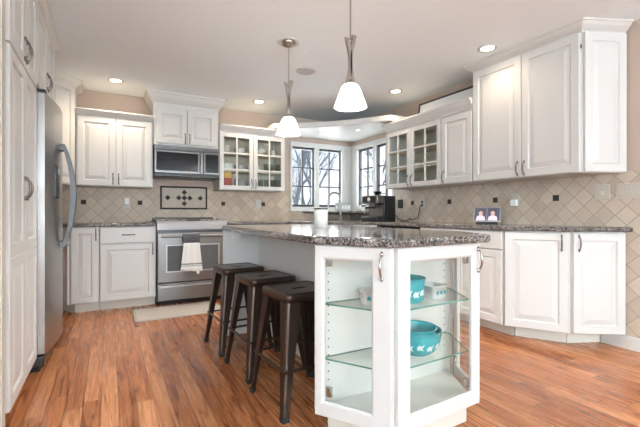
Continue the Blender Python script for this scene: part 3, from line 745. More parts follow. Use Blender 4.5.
# ---------------------------------------------------------------- bowls in the display cabinet
def bowl_profile(r, h, t=.004, foot=.45):
    pr = [(0, 0), (r * foot, 0), (r * foot, .004)]
    for i in range(1, 8):
        a = i / 7; pr.append((r * (foot + (1 - foot) * sin(a * pi / 2) ** .85), .004 + (h - .004) * (1 - cos(a * pi / 2)) ** .75 if False else .004 + (h - .004) * a ** 1.5))
    pr += [(r + .003, h + .001), (r + .002, h + .004), (r - t, h + .002)]
    for i in range(7, -1, -1):
        a = i / 7; pr.append(((r - t) * (foot + (1 - foot) * sin(a * pi / 2) ** .85) - .001, .009 + (h - .009) * a ** 1.5))
    pr.append((0, .009)); return pr
def mark(b_, rad, z, ph, sz):
    """little printed leaf on a round side"""
    pts = []
    for (u, w) in ((-1, 0), (-.4, .8), (.3, .5), (1, 1), (.5, -.2), (.9, -1), (0, -.6), (-.7, -.9)):
        a = ph + u * sz / rad(z); zz = z + w * sz; r = rad(zz) + .0012; pts.append((r * cos(a), r * sin(a), zz))
    b_._add(pts, [tuple(range(len(pts)))])
def bowl(name, label, loc, r, h, m, mprint, pz, group, foot=.5, straight=False, lid=None):
    if straight: pr = [(0, 0), (r * .84, 0), (r * .88, .006), (r * .97, h * .75), (r, h), (r + .003, h + .002), (r + .002, h + .006), (r - .004, h + .003), (r * .95, h * .7), (r * .85, .010), (0, .008)]
    else: pr = bowl_profile(r, h, foot=foot)
    root = tag(MB().lathe(pr, 40).build(name, m, None, loc), label, 'bowl', group)
    outs = pr[1:len(pr) // 2]
    def rad(z):
        for (r0, z0), (r1, z1) in zip(outs, outs[1:]):
            if z0 <= z <= z1 and z1 > z0: return r0 + (r1 - r0) * (z - z0) / (z1 - z0)
        return outs[-1][0]
    b_ = MB()
    for k in range(14): mark(b_, rad, pz + .006 * (k % 2), 2 * pi * k / 14 + .1, .017)
    b_.build('printed_band', mprint, root, recalc=False)
    return root
G = 'turquoise and white vintage bowls'
bowl('mixing_bowl', 'straight-sided turquoise bowl on the upper glass shelf', (1.238, 1.405, SH[1]), .090, .105, M_teal, M_whiteprint, .042, G, straight=True)
bowl('mixing_bowl', 'large turquoise bowl holding smaller one on the lower glass shelf', (1.290, 1.390, SH[0]), .115, .112, M_teal, M_whiteprint, .050, G, foot=.5)
bowl('mixing_bowl', 'turquoise bowl nested inside the large one on the lower shelf', (1.280, 1.386, SH[0] + .042), .099, .084, M_teal, M_whiteprint, .050, G, foot=.48)
def dish(label, loc, rz, w, d, h):
    b_ = MB()
    def rc(w_, d_, z, n=5):
        out = []; r = min(w_, d_) * .35
        for cx, cy, a0 in ((w_ - r, -d_ + r, -pi / 2), (w_ - r, d_ - r, 0), (-w_ + r, d_ - r, pi / 2), (-w_ + r, -d_ + r, pi)):
            for i in range(n): a = a0 + pi / 2 * i / (n - 1); out.append((cx + r * cos(a), cy + r * sin(a), z))
        return out
    b_.rings([rc(w * .84, d * .84, 0), rc(w * .88, d * .88, .004), rc(w, d, h), rc(w + .004, d + .004, h), rc(w + .004, d + .004, h + .005), rc(w - .004, d - .004, h + .005), rc(w * .84, d * .84, .008)], smooth=True)
    o = tag(b_.build('refrigerator_dish', M_white, None, loc), label, 'dish', 'small white dishes with turquoise print'); o.rotation_euler = (0, 0, rz)
    q = MB()
    for sy in (-1, 1):
        for k in (-1, 0, 1):
            x = k * w * .5; y = sy * (d * .95 + .001)
            pts = [(x + u * .011, y, h * .55 + v * .012) for u, v in ((-1, 0), (-.4, .9), (.3, .4), (1, .9), (.5, -.3), (.8, -1), (-.2, -.6), (-.8, -.9))]
            q._add(pts, [tuple(range(8))])
    q.build('printed_band', M_tealprint, o, recalc=False); return o
dish('small white dish with turquoise print behind the right glass door', (1.405, 1.395, SH[1]), .1, .052, .050, .058)
dish('small white dish with turquoise print behind the left glass door', (1.060, 1.435, SH[1]), -.3, .052, .046, .058)

# ---------------------------------------------------------------- stove
st = thing('stove', 'stainless slide-in stove with glass cooktop under the microwave', 'stove', (.466, 4.53, 0))
SW = .754
MB().box(.002, .03, .05, SW - .002, .65, .905).build('body', M_steeldk, st)
MB().box(.02, .06, 0, SW - .02, .6, .05).build('toe_kick', M_black, st)
MB().box(0, .02, .906, SW, .652, .928, .004).build('cooktop', M_blackglass, st)
MB().box(.01, .585, .928, SW - .01, .650, .966, .006).build('rear_vent', M_black, st)
# control panel: tilted stainless nose along the front
cp = MB().rings([[(x, .03, .828), (x, -.026, .834), (x, -.034, .905), (x, -.020, .928), (x, .075, .948), (x, .075, .929), (x, .03, .905)] for x in (-.004, SW + .004)]).build('control_panel', M_silver, st)
ta = Matrix.Translation((0, 0, 0))
for x in (.10, .17, .24, .54, .60, .66):
    MB().lathe([(0, 0), (.019, 0), (.019, .004), (.015, .006), (.014, .016), (.012, .018), (0, .018)], 16, (x, .03, .9385)).build('knob', M_pewter, cp)
MB().box(.31, .005, .9345, .46, .055, .9465, .001, mi=0).build('display', M_blackglass, cp)
dr = MB().box(.004, -.028, .258, SW - .004, .028, .800, .006).build('oven_door', M_steel, st)
MB().box(.085, -.0305, .365, SW - .085, -.0275, .672, .004).build('window_trim', M_silver, dr)
MB().box(.100, -.0325, .380, SW - .100, -.030, .657, .003).build('oven_window', M_ovenglass, dr)
MB().tube([(.035, -.072, .765), (SW - .035, -.072, .765)], .013, 10).tube([(.05, -.072, .765), (.05, -.025, .765)], .010).tube([(SW - .05, -.072, .765), (SW - .05, -.025, .765)], .010).build('oven_handle', M_steel, dr)
w_ = MB().box(.004, -.026, .058, SW - .004, .028, .246, .005).build('warming_drawer', M_steel, st)
MB().rings([[(x, -.026, .232), (x, -.046, .224), (x, -.050, .206), (x, -.044, .205), (x, -.040, .216), (x, -.026, .214)] for x in (.03, SW - .03)]).build('drawer_pull', M_steel, w_)
# towel over the oven handle
tw = thing('dish_towel', 'white striped towel with grey knitted top hanging on the oven handle', 'towel', (.466 + .345, 4.53 - .072, .765))
def cloth(w0, w1, z0, z1, y0, y1, m, name, folds=3, par=tw, th=.006):
    n, k = 16, 10; b_ = MB(); fr_, bk = [], []
    for j in range(k + 1):
        q = j / k; w = w0 + (w1 - w0) * q
        for i in range(n + 1):
            u = -1 + 2 * i / n
            y = y0 + (y1 - y0) * q - .006 * (1 + sin(u * folds * pi)) * (.4 + .6 * q)
            z = z0 + (z1 - z0) * q - (.010 * sin(u * 2.2 + .5) if q > .95 else 0)
            fr_.append((u * w, y - th, z)); bk.append((u * w, y, z))
    N = len(fr_); f = []
    for j in range(k):
        for i in range(n):
            a = j * (n + 1) + i; f.append((a, a + 1, a + n + 2, a + n + 1)); f.append((N + a, N + a + n + 1, N + a + n + 2, N + a + 1))
    for j in range(k):
        a = j * (n + 1); f.append((a, a + n + 1, N + a + n + 1, N + a)); a += n; f.append((a, N + a, N + a + n + 1, a + n + 1))
    for i in range(n):
        f.append((i, N + i, N + i + 1, i + 1)); a = k * (n + 1) + i; f.append((a, a + 1, N + a + 1, N + a))
    b_._add(fr_ + bk, f, 0, True); return b_.build(name, m, par)
M_knit = subtle(mat('charcoal_knit', (0.085, 0.085, 0.10), 0.9), 160, 0.5, 0.8)
def towel_mat():
    m = mat('white_towel_stripes', (0.78, 0.77, 0.74), 0.9); k = NT(m); t = k.n('ShaderNodeTexCoord'); s = k.n('ShaderNodeSeparateXYZ'); k.l(t.outputs['Object'], s.inputs[0])
    c_ = k.ramp(k.math('MULTIPLY_ADD', s.outputs[2], -2.0, 0.0), [(0, (.76, .75, .72)), (.60, (.25, .26, .28)), (.63, (.76, .75, .72)), (.645, (.30, .31, .32)), (.665, (.76, .75, .72))], True)
    nz = k.n('ShaderNodeTexNoise'); nz.inputs['Scale'].default_value = 120; k.l(t.outputs['Object'], nz.inputs['Vector'])
    k.l(c_, k.b.inputs['Base Color']); k.bump(nz.outputs[0], .4, .003); return m
cloth(.085, .118, -.075, -.385, -.020, -.018, towel_mat(), 'towel_body', 3)
kn = MB()
kn.rings([[(x, -.024, -.095 + .02 * abs(x) / .1), (x, -.028, -.04), (x, -.023, .010), (x, -.004, .020), (x, .016, .012), (x, .020, -.06), (x, .016, -.06), (x, .0125, .005), (x, 0, .0145), (x, -.016, .004), (x, -.016, -.04), (x, -.015, -.09)] for x in (-.092, -.085, -.04, 0, .04, .085, .092)], smooth=True)
kn.build('knitted_top', M_knit, tw)
MB().box(.055, -.026, -.425, .085, -.020, -.375, .002).build('care_tag', M_whitepl, tw)

# microwave
mw = thing('microwave', 'stainless over-the-range microwave under the two-door cabinet', 'microwave', (.462, 4.80, 1.445))
MWW, MH = .746, .370
MB().box(0, .0, .0, MWW, .38, MH, .004).build('body', M_steeldk, mw)
MB().box(.0, -.022, .042, .548, -.0005, .308, .005).build('door', M_mwsteel, mw)
MB().box(.022, -.0245, .070, .488, -.021, .288, .003).build('window', M_blackglass, mw)
MB().tube([(.515, -.052, .05), (.515, -.058, .17), (.515, -.052, .30)], .011, 10).tube([(.515, -.052, .065), (.515, -.02, .065)], .007).tube([(.515, -.052, .285), (.515, -.02, .285)], .007).build('handle', M_steel, mw)
k_ = MB().box(.553, -.022, .042, MWW, -.0005, .308, .005).build('control_panel', M_mwsteel, mw)
MB().box(.572, -.024, .068, .730, -.0215, .290, .003).build('keypad', M_blackglass, k_)
b = MB()
b.box(0, -.018, .312, MWW, -.0005, MH - .002, .004)
b.build('vent_panel', M_mwsteel, mw)
b = MB()
for i in range(3): b.box(.02, -.0195, .320 + i * .013, MWW - .02, -.0175, .326 + i * .013)
b.build('vent_slots', M_black, mw)
MB().box(0, -.014, .002, MWW, -.0005, .038, .004).build('lower_trim', M_black, mw)

# ---------------------------------------------------------------- bar stools
def rrect(hw, r, z, n=6):
    out = []
    for cx, cy, a0 in ((hw - r, -hw + r, -pi / 2), (hw - r, hw - r, 0), (-hw + r, hw - r, pi / 2), (-hw + r, -hw + r, pi)):
        for i in range(n): a = a0 + pi / 2 * i / (n - 1); out.append((cx + r * cos(a), cy + r * sin(a), z))
    return out
def make_stool(label):
    r = thing('bar_stool', label, 'stool', group='metal bar stools at the island')
    H_ = .610
    s_ = MB()
    slot = []
    for cx, a0 in ((.030, -pi / 2), (-.030, pi / 2)):
        for i in range(12): a = a0 + pi * i / 11; slot.append((cx + .016 * cos(a), .016 * sin(a)))
    # match the ring start: both rings run counter-clockwise, start at lower right
    s3 = [(x, y, H_ - .006) for x, y in slot]; s4 = [(x * .96, y * .92, H_ - .030) for x, y in slot]
    s_.rings([rrect(.142, .028, H_ - .045), rrect(.160, .034, H_ - .045), rrect(.160, .034, H_ - .014), rrect(.156, .032, H_ - .004), rrect(.148, .030, H_), rrect(.138, .026, H_ - .001), rrect(.130, .024, H_ - .005), s3, s4], cap0=False, cap1=False, smooth=True)
    s_.bm.normal_update()
    for f_ in s_.bm.faces:
        if abs(f_.normal.z) > .97: f_.smooth = False
    s_.build('seat', M_bronze, r)
    tops, bots = .150, .205
    for sx in (-1, 1):
        for sy in (-1, 1):
            b_ = MB(); lo = []
            for q in (0, .08, .5, 1.0):
                z = (H_ - .030) * (1 - q) + .028 * q
                cpos = tops + (bots - tops) * q; arm = .082 * (1 - q) ** 1.15 + .034 * (1 - (1 - q) ** 1.15); rd = .014; t = .004
                cx, cy = sx * cpos, sy * cpos
                o = [(arm, 0), (rd, 0), (rd * .3, rd * .3), (0, rd), (0, arm), (t, arm), (t, rd + .002), (rd * .3 + t * .8, rd * .3 + t * .8), (rd + .002, t), (arm, t)]
                lo.append([(cx - sx * u, cy - sy * w, z) for u, w in o])
            b_.rings(lo)
            lg = b_.build('leg', M_bronze, r)
            MB().prism([(sx * bots - sx * u, sy * bots - sy * w) for u, w in ((-.002, -.002), (.034, -.002), (.034, .008), (.008, .034), (-.002, .034))], 0, .027, .002).build('rubber_foot', M_rubber, lg)
    zz = .235; cc = .187
    for (x0, y0, x1, y1) in ((-cc, -cc, cc, -cc), (cc, -cc, cc, cc), (cc, cc, -cc, cc), (-cc, cc, -cc, -cc)):
        m_ = Vector((x0 + x1, y0 + y1)) * .5; n_ = m_.normalized() * -.006
        MB().tube([(x0 + n_.x, y0 + n_.y, zz), (x1 + n_.x, y1 + n_.y, zz)], .0075, 8).build('footrail', M_bronze, r)
    return r
s1 = make_stool('dark metal bar stool nearest the glass display cabinet')
s2 = copy_tree(s1); s3 = copy_tree(s1)
s2['label'] = 'dark metal bar stool in the middle of the three'
s3['label'] = 'dark metal bar stool nearest the stove'
for s_, x, y, a in ((s1, .925, 1.925, 4), (s2, .915, 2.425, 4), (s3, .885, 2.935, 3)):
    s_.location = (x, y, 0); s_.rotation_euler = (0, 0, radians(a))

# ---------------------------------------------------------------- lights on the ceiling
def can(loc, label, group='recessed ceiling lights', power=CAN_POWER, r=.058):
    o = thing('recessed_light', label, 'ceiling light', loc, 0, group)
    MB().lathe([(r, 0), (r + .022, -.001), (r + .024, -.005), (r + .002, -.009), (r - .004, -.003)], 28).build('trim_ring', M_trim, o)
    MB().lathe([(0, -.0035), (r - .002, -.0035), (r - .002, -.001), (0, -.001)], 28).build('lens', M_lamp, o)
    l = bpy.data.lights.new('recessed_bulb', 'SPOT'); l.energy = power; l.color = (1.0, .82, .62); l.spot_size = radians(150); l.spot_blend = 1.0; l.shadow_soft_size = .05
    lo = bpy.data.objects.new('bulb', l); lo.location = (0, 0, -.03); lo.parent = o; COL.objects.link(lo)
can((.07, 4.66, CZ - .0005), 'recessed ceiling light above the cabinet left of the microwave')
can((1.68, 4.66, CZ - .0005), 'recessed ceiling light above the glass-door cabinet with dishes')
can((2.93, 3.50, CZ - .0005), 'recessed ceiling light beside the picture frame on the right', power=11)
can((2.86, 2.21, CZ - .0005), 'recessed ceiling light beside the tall right cabinets', power=7)
can((2.62, 4.72, SZ - .0005), 'small recessed light in the soffit nearer the sink window', 'recessed lights in the soffit', 1.5, .03)
can((2.97, 4.33, SZ - .0005), 'small recessed light in the soffit nearer the coffee machine', 'recessed lights in the soffit', 1.5, .03)
sp_ = MB().lathe([(0, -.004), (.080, -.004), (.092, -.007), (.098, -.004), (.099, 0), (0, 0)], 32).build('ceiling_speaker', subtle(mat('speaker_grille', (.55, .54, .53), .7), 400, .2), None, (1.73, 3.44, CZ - .0005))
tag(sp_, 'round grey speaker grille flush in the ceiling', 'speaker')

def pendant(x, y, label, medallion):
    o = thing('pendant_light', label, 'pendant light', (x, y, 1.672), 0, 'pendant lights over the island')
    top = CZ - 1.672
    MB().lathe([(.031, .142), (.042, .139), (.055, .126), (.080, .062), (.098, .012), (.104, 0), (.101, 0), (.094, .012), (.076, .062), (.051, .122), (.030, .136)], 32).build('shade', M_shade, o)
    MB().lathe([(0, .136), (.034, .138), (.036, .148), (.024, .158), (.015, .170), (0, .170)], 20).build('socket_cap', M_nickel, o)
    b_ = MB()
    for sg, zt in ((-1, .425), (1, .450)):
        lo = []
        for i in range(13):
            q = i / 12; z = .152 + (zt - .152) * q
            off = sg * (.016 - .019 * sin(pi * min(1, q * 1.02)) + .010 * q); wd = .007 + .006 * abs(2 * q - .9); tk = .010
            lo.append([(off - wd, -tk, z), (off + wd, -tk, z), (off + wd, tk, z + .006 * q), (off - wd, tk, z + .006 * q)])
        b_.rings(lo)
    b_.box(-.020, -.012, .402, .020, .012, .410, .002)
    b_.build('stem_blades', M_nickel, o)
    MB().tube([(0, 0, .165), (0, 0, top - .02)], .0055, 8).build('rod', M_nickel, o)
    MB().lathe([(0, top - .045), (.012, top - .045), (.020, top - .038), (.050, top - .028), (.058, top - .008), (.058, top - .0015), (0, top - .0015)], 28).build('canopy', M_nickel, o)
    l = bpy.data.lights.new('pendant_bulb', 'POINT'); l.energy = PENDANT_POWER; l.color = (1, .965, .92); l.shadow_soft_size = .035
    lo = bpy.data.objects.new('bulb', l); lo.location = (0, 0, .05); lo.parent = o; COL.objects.link(lo)
    if medallion:
        MB().lathe([(.060, top - .002), (.082, top - .008), (.094, top - .006), (.098, top - .001), (.06, top - .0005)], 32).build('ceiling_ring', M_trim, o)
pendant(1.315, 2.00, 'white glass pendant light nearer the camera over the island', True)
pendant(1.313, 2.93, 'white glass pendant light farther over the island near the stove', True)

# ---------------------------------------------------------------- small things
# rug
def rug_mat():
    m = mat('woven_mat', (.48, .43, .37), .95); k = NT(m); t = k.n('ShaderNodeTexCoord'); s = k.n('ShaderNodeSeparateXYZ'); k.l(t.outputs['Object'], s.inputs[0])
    f_ = k.math('FRACT', k.math('MULTIPLY', s.outputs[1], 14.0)); c_ = k.ramp(f_, [(0, (.52, .48, .43)), (.5, (.66, .61, .55))], True)
    nz = k.n('ShaderNodeTexNoise'); nz.inputs['Scale'].default_value = 150; k.l(t.outputs['Object'], nz.inputs['Vector'])
    k.l(k.mix(k.math('MULTIPLY', nz.outputs[0], .5), c_, (.45, .41, .36)), k.b.inputs['Base Color']); k.bump(nz.outputs[0], .5, .004); return m
ru = thing('kitchen_mat', 'grey-beige woven mat on the floor before the stove', 'mat', (.64, 4.215, .0))
MB().prism([(-.40, -.235), (.40, -.235), (.40, .235), (-.40, .235)], .0008, .010, .004).build('woven_field', rug_mat(), ru)
b = MB(); 
for q in ((-.425, -.26, .425, -.236), (-.425, .236, .425, .26), (-.425, -.236, -.401, .236), (.401, -.236, .425, .236)): b.box(q[0], q[1], .0008, q[2], q[3], .011, .003)
b.build('border', subtle(mat('mat_border', (.46, .42, .37), .95), 100, .2), ru)

# canister on the island
cn = thing('canister', 'white ceramic canister with black lid on the island counter', 'canister', (1.318, 2.385, CT1))
MB().lathe([(0, 0), (.046, 0), (.049, .004), (.049, .124), (.046, .128), (0, .128)], 32).build('jar', M_stoneware, cn)
MB().lathe([(0, .1285), (.050, .1285), (.051, .134), (.048, .139), (0, .139)], 32).build('lid', M_black, cn)

# faucet
fc = thing('faucet', 'tall nickel gooseneck faucet behind the corner sink', 'faucet', (2.93, 4.71, CT1), radians(172))
MB().lathe([(0, 0), (.028, 0), (.028, .008), (.020, .014), (.017, .05), (.017, .10), (.013, .11), (0, .11)], 20).build('base', M_faucet, fc)
pts = [(0, 0, .10), (0, 0, .28)] + [(.095 - .095 * cos(a), 0, .305 + .095 * sin(a)) for a in [pi * i / 12 for i in range(0, 12)]] + [(.190, 0, .29), (.192, 0, .255)]
MB().tube(pts, .0135, 10).build('spout', M_faucet, fc)
MB().tube([(.192, 0, .260), (.196, 0, .185)], [.014, .016], 10).build('spray_head', M_faucet, fc)
MB().tube([(0, .015, .085), (0, .05, .10), (0, .10, .125)], [.009, .007, .006], 8).build('lever', M_faucet, fc)

# things on the corner ledge
M_tin = subtle(mat('grey_tin', (.42, .44, .44), .4), 20, .1)
tb = thing('tin_box', 'grey patterned tin box on the ledge behind the faucet', 'box', (3.12, 4.955, 1.0485), radians(-30))
MB().box(-.12, -.035, 0, .12, .035, .115, .004).build('box', M_tin, tb)
b = MB()
for i in range(5): b.box(-.105 + i * .044, -.0375, .035, -.075 + i * .044, -.034, .085, .001)
b.build('printed_panel', M_white, tb)
MB().box(-.124, -.038, .1155, .124, .038, .128, .003).build('lid', M_tin, tb)
def mug(loc, rz, label, name='mug', m=M_white, s=1.0, group='white mugs on the window ledge'):
    o = thing(name, label, 'cup', loc, rz, group)
    MB().lathe([(0, 0), (.033 * s, 0), (.040 * s, .006 * s), (.041 * s, .088 * s), (.039 * s, .090 * s), (.036 * s, .086 * s), (.035 * s, .008 * s), (0, .007 * s)], 24).build('cup', m, o)
    MB().tube([(.039 * s, 0, .072 * s), (.060 * s, 0, .068 * s), (.066 * s, 0, .045 * s), (.058 * s, 0, .024 * s), (.038 * s, 0, .020 * s)], .005 * s, 8).build('handle', m, o)
    return o
mug((3.29, 4.78, 1.0485), .5, 'white mug on the ledge next to the grey tin box')
mug((3.35, 4.62, 1.0485), 2.2, 'white mug on the ledge next to the coffee machine')

# espresso machine, front towards -x
es = thing('espresso_machine', 'black and steel espresso machine on the counter by the side window', 'coffee machine', (3.075, 4.07, CT1), -pi / 2 + radians(6))
MB().box(-.15, .0, .0, .15, .21, .33, .012).build('body', M_black, es)
MB().box(-.125, -.004, .065, .125, -.0003, .215, .001).build('splash_panel', M_steel, es)
MB().box(-.15, -.13, .0, .15, -.0005, .055, .008).build('drip_tray', M_black, es)
MB().box(-.135, -.12, .0555, .135, -.01, .060, .002).build('tray_grate', M_steel, es)
hd = MB().box(-.15, -.12, .225, .15, -.0005, .335, .012).build('head', M_steel, es)
MB().box(-.12, -.1225, .24, .12, -.1195, .32, .003).build('front_panel', M_black, hd)
MB().lathe([(0, -.004), (.024, -.004), (.026, 0), (.026, .004), (0, .004)], 24).build('gauge', M_white, hd).matrix_local = Matrix.Translation((0, -.126, .28)) @ Matrix.Rotation(pi / 2, 4, 'X')
MB().lathe([(0, 0), (.035, 0), (.035, .035), (0, .035)], 20, (.02, -.06, .19)).build('group_head', M_steel, es)
pf = MB().lathe([(0, 0), (.030, 0), (.034, .024), (0, .024)], 20, (.02, -.06, .165)).tube([(.02, -.09, .178), (.02, -.20, .170)], [.009, .013], 10).build('portafilter', M_black, es)
MB().tube([(-.11, -.07, .225), (-.12, -.08, .15), (-.13, -.09, .09)], .006).build('steam_wand', M_steel, es)
MB().lathe([(0, 0), (.045, 0), (.045, .045), (.06, .05), (.06, .062), (0, .062)], 24, (-.05, .08, .3305)).build('bean_hopper', M_blackglass, es)
MB().tube([(.135, .06, .331), (.135, .06, .36), (.0, .06, .36)], .006).build('cup_rail', M_steel, es)

# outlets and switches on the tile
def wallplate(name, label, cat, on, u, z, w, h, m, parts, group=None, mi=M_whitepl):
    """parts list: (du, dz, w, h, depth, name, material)"""
    if on == 'R': o = thing(name, label, cat, (XR - .0085, u, z), -pi / 2, group)
    else: o = thing(name, label, cat, (u, YB - .0085, z), 0, group)
    MB().box(-w / 2, -.006, -h / 2, w / 2, 0, h / 2, .002).build('plate', m, o)
    for (du, dz, pw, ph, dp_, nm, mm) in parts: MB().box(du - pw / 2, -.006 - dp_, dz - ph / 2, du + pw / 2, -.0062, dz + ph / 2, .0015).build(nm, mm, o)
    return o
def sockets(m): return [(0, .02, .030, .026, .003, 'socket', m), (0, -.02, .030, .026, .003, 'socket', m)]
wallplate('outlet', 'dark outlet plate on the tile right of the coffee machine', 'outlet', 'R', 3.979, 1.142, .105, .115, M_slate, [(-.024, 0, .028, .065, .003, 'rocker', M_black), (.024, 0, .028, .065, .003, 'rocker', M_black)])
wallplate('outlet', 'outlet with the black cord plugged in on the right wall', 'outlet', 'R', 3.569, 1.137, .075, .118, M_almond, [(0, .02, .030, .026, .003, 'socket', M_slate), (0, -.02, .030, .026, .003, 'socket', M_slate)])
wallplate('outlet', 'outlet with a white plug-in night light above the right counter', 'outlet', 'R', 2.326, 1.145, .075, .118, M_almond, [(0, .02, .030, .026, .003, 'socket', M_almond), (0, -.028, .055, .060, .035, 'night_light', M_whitepl)])
wallplate('outlet', 'almond single outlet below the end of the tall right cabinet', 'outlet', 'R', 1.586, 1.183, .105, .120, M_almond, [(0, 0, .045, .075, .004, 'rocker', M_almond), (0, -.01, .022, .03, .010, 'indicator', subtle(mat('pale_green_plastic', (.60, .62, .40), .4), 20, .05))])
wallplate('light_switch', 'wide four-gang switch plate at the right edge of the tile', 'switch', 'R', 1.375, 1.183, .235, .118, M_almond, [(-.087 + .058 * i, 0, .034, .066, .004, 'rocker', M_almond) for i in range(4)])
wallplate('outlet', 'outlet with a white air freshener left of the stove', 'outlet', 'B', .192, 1.142, .075, .118, M_almond, [(0, -.02, .030, .026, .003, 'socket', M_almond), (0, .022, .045, .075, .040, 'air_freshener', M_whitepl)])
wallplate('outlet', 'almond outlet plate on the tile right of the stove', 'outlet', 'B', 1.853, 1.149, .078, .118, M_almond, sockets(M_almond))
# power cord from the machine to its outlet
cd = MB().tube([(3.23, 3.872, 1.00), (3.25, 3.84, .945), (3.27, 3.78, .926), (3.25, 3.70, .9215), (3.29, 3.66, .940), (3.31, 3.70, .955), (3.33, 3.66, .935), (3.36, 3.60, .965), (3.37, 3.58, 1.03), (3.375, 3.575, 1.09), (3.39, 3.571, 1.115), (3.402, 3.569, 1.117)], .0055, 8)
cd.tube([(3.26, 3.79, .924), (3.24, 3.73, .924), (3.27, 3.67, .926), (3.30, 3.72, .930)], .0055, 8)
tag(cd.build('power_cord', M_cord), 'black power cord between coffee machine and wall outlet', 'cord')

# smart display with two portraits, tilted back, front towards the camera side
dsp = thing('smart_display', 'tilted tablet-like display showing two portrait photos on the right counter', 'display', (3.185, 2.47, CT1), radians(-58))
tl = Matrix.Translation((0, -.01, .020)) @ Matrix.Rotation(radians(-28), 4, 'X')
fr_ = MB().box(-.122, -.006, 0, .122, .008, .158, .005, M=tl).build('frame', M_silver, dsp)
def screen_mat():
    m = mat('lit_screen', (.02, .02, .03), .15); return m
M_scr = mat('screen_background', (.05, .05, .065), .15, emit=(.10, .10, .14), estr=.5)
M_skin = mat('portrait_skin', (.55, .36, .30), .3, emit=(.75, .50, .42), estr=.25)
M_cloth = mat('portrait_shirt', (.6, .55, .6), .3, emit=(.80, .74, .82), estr=.25)
M_hair = mat('portrait_hair', (.05, .03, .02), .3)
sc_ = MB().box(-.112, -.0072, .010, .112, -.0062, .148, M=tl).build('screen', M_scr, fr_)
def flat(pts, y, m, nm):
    b_ = MB(); b_._add([tl @ Vector((x, y, z)) for x, z in pts], [tuple(range(len(pts)))]); b_.build(nm, m, sc_, recalc=False)
def ell(cx, cz, rx, rz, n=14): return [(cx + rx * cos(2 * pi * i / n), cz + rz * sin(2 * pi * i / n)) for i in range(n)]
for cx in (-.055, .052):
    flat([(cx - .042, .012), (cx + .042, .012), (cx + .036, .052), (cx + .015, .066), (cx - .015, .066), (cx - .036, .052)], -.0076, M_cloth, 'portrait')
    flat(ell(cx, .098, .024, .030), -.0078, M_hair, 'portrait'); flat(ell(cx, .090, .019, .025), -.0080, M_skin, 'portrait')
flat([(-.0015, .010), (.0015, .010), (.0015, .148), (-.0015, .148)], -.0084, M_silver, 'portrait_divider')
MB().rings([[(x, -.005, 0), (x, .075, 0), (x, .070, .02), (x, .045, .10), (x, .030, .10), (x, .002, .024)] for x in (-.095, .095)]).build('base', M_black, dsp)

# framed canvas lying against the wall above the right cabinets
pf_ = thing('picture_frame', 'black-framed white picture lying on top of the right glass-door cabinets', 'picture', (3.30, 3.07, 2.135), -pi / 2)
MFX = .46
tl2 = Matrix.Rotation(radians(-8), 4, 'X')
b = MB()
for q in ((-MFX, 0, MFX, .018), (-MFX, .192, MFX, .21), (-MFX, .018, -MFX + .018, .192), (MFX - .018, .018, MFX, .192)): b.box(q[0], -.012, q[1], q[2], .012, q[3], .002, M=tl2)
b.build('frame', M_black, pf_)
MB().box(-MFX + .018, -.004, .018, MFX - .018, .008, .192, M=tl2).build('canvas', M_whitepl, pf_)

# dishes behind the glass doors on the back wall
def plate_stack(x, y, z, n, r, m, label, group):
    for i in range(n):
        o = MB().lathe([(0, 0), (r * .6, 0), (r, .016), (r, .019), (r * .6, .005), (0, .004)], 24).build('plate', m, None, (x, y, z + .0075 * i))
        tag(o, label, 'plate', group)
def small_bowl(x, y, z, r, h, m, label, group):
    return tag(MB().lathe(bowl_profile(r, h), 24).build('bowl', m, None, (x, y, z)), label, 'bowl', group)
F0, F1, F2 = 1.3365, 1.5755, 1.8055
for i in range(3): small_bowl(1.335, 5.0, F2 + .022 * i, .062, .05, M_white, 'white bowl in the stack on the top shelf of the left glass door', 'white bowls on the top shelf')
for i in range(2): small_bowl(1.53, 5.0, F2 + .022 * i, .062, .05, M_white, 'white bowl in the shorter stack at the top centre of the glass cabinet', 'white bowls beside the stack on the top shelf')
plate_stack(1.345, 5.0, F1, 10, .088, M_white, 'white plate in the tall stack on the middle shelf', 'white plates on the middle shelf')
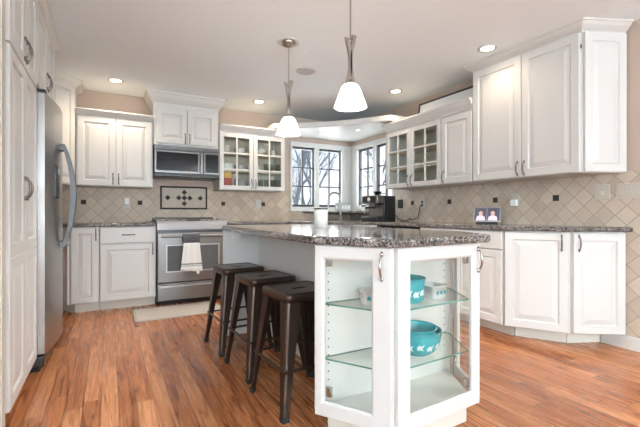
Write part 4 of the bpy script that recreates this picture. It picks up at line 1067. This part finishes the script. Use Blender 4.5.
plate_stack(1.54, 5.0, F1, 9, .086, M_grey, 'grey plate in the stack on the middle shelf', 'grey plates on the middle shelf')
for i in range(4): small_bowl(1.345, 5.0, F0 + .027 * i, .078, .055, M_red, 'red bowl in the stack on the bottom shelf', 'red bowls in the glass cabinet')
for i in range(3): small_bowl(1.345, 5.0, F0 + .108 + .027 * i, .078, .05, M_yellow, 'yellow bowl topping the red stack on the bottom shelf', 'yellow bowls in the glass cabinet')
for i in range(4): small_bowl(1.54, 5.0, F0 + .026 * i, .078, .05, M_grey, 'grey bowl in the stack on the bottom shelf', 'grey bowls in the glass cabinet')
tp = thing('teapot', 'round white teapot on the top shelf of the right glass door', 'teapot', (1.795, 4.99, F2), .3)
MB().lathe([(0, 0), (.04, 0), (.07, .03), (.075, .06), (.06, .095), (.03, .108), (0, .108)], 24).build('pot', M_white, tp)
MB().lathe([(0, .1085), (.032, .1085), (.026, .118), (.008, .122), (.010, .135), (0, .138)], 20).build('lid', M_white, tp)
MB().tube([(.06, 0, .045), (.10, 0, .07), (.118, 0, .10)], [.014, .010, .008], 8).build('spout', M_white, tp)
MB().tube([(-.068, 0, .085), (-.105, 0, .085), (-.11, 0, .055), (-.07, 0, .035)], .007, 8).build('handle', M_white, tp)
mug((1.985, 4.98, F2), .4, 'white cup on the top shelf right of the teapot', s=.8, group='cups in the glass cabinet')
mug((1.755, 4.98, F1), -.4, 'white cup on the middle shelf of the right glass door', s=.95, group='cups in the glass cabinet')
M_drink = glass_mat('drinking_glass_clear', (.93, .96, .93), 0.7)
def tumbler(x, y, z, h, label, group):
    tag(MB().lathe([(0, 0), (.030, 0), (.036, h), (.034, h), (.028, .008), (0, .008)], 18).build('drinking_glass', M_drink, None, (x, y, z)), label, 'glass', group)
for x in (1.73, 1.81, 1.90, 1.99, 2.06): tumbler(x, 4.97, F0, .14, 'clear tumbler in the row on the bottom shelf beside the sink window', 'tumblers on the bottom shelf')
for x in (1.90, 1.98, 2.06): tumbler(x, 4.99, F1, .12, 'short clear tumbler on the middle shelf beside the sink window', 'tumblers on the middle shelf')
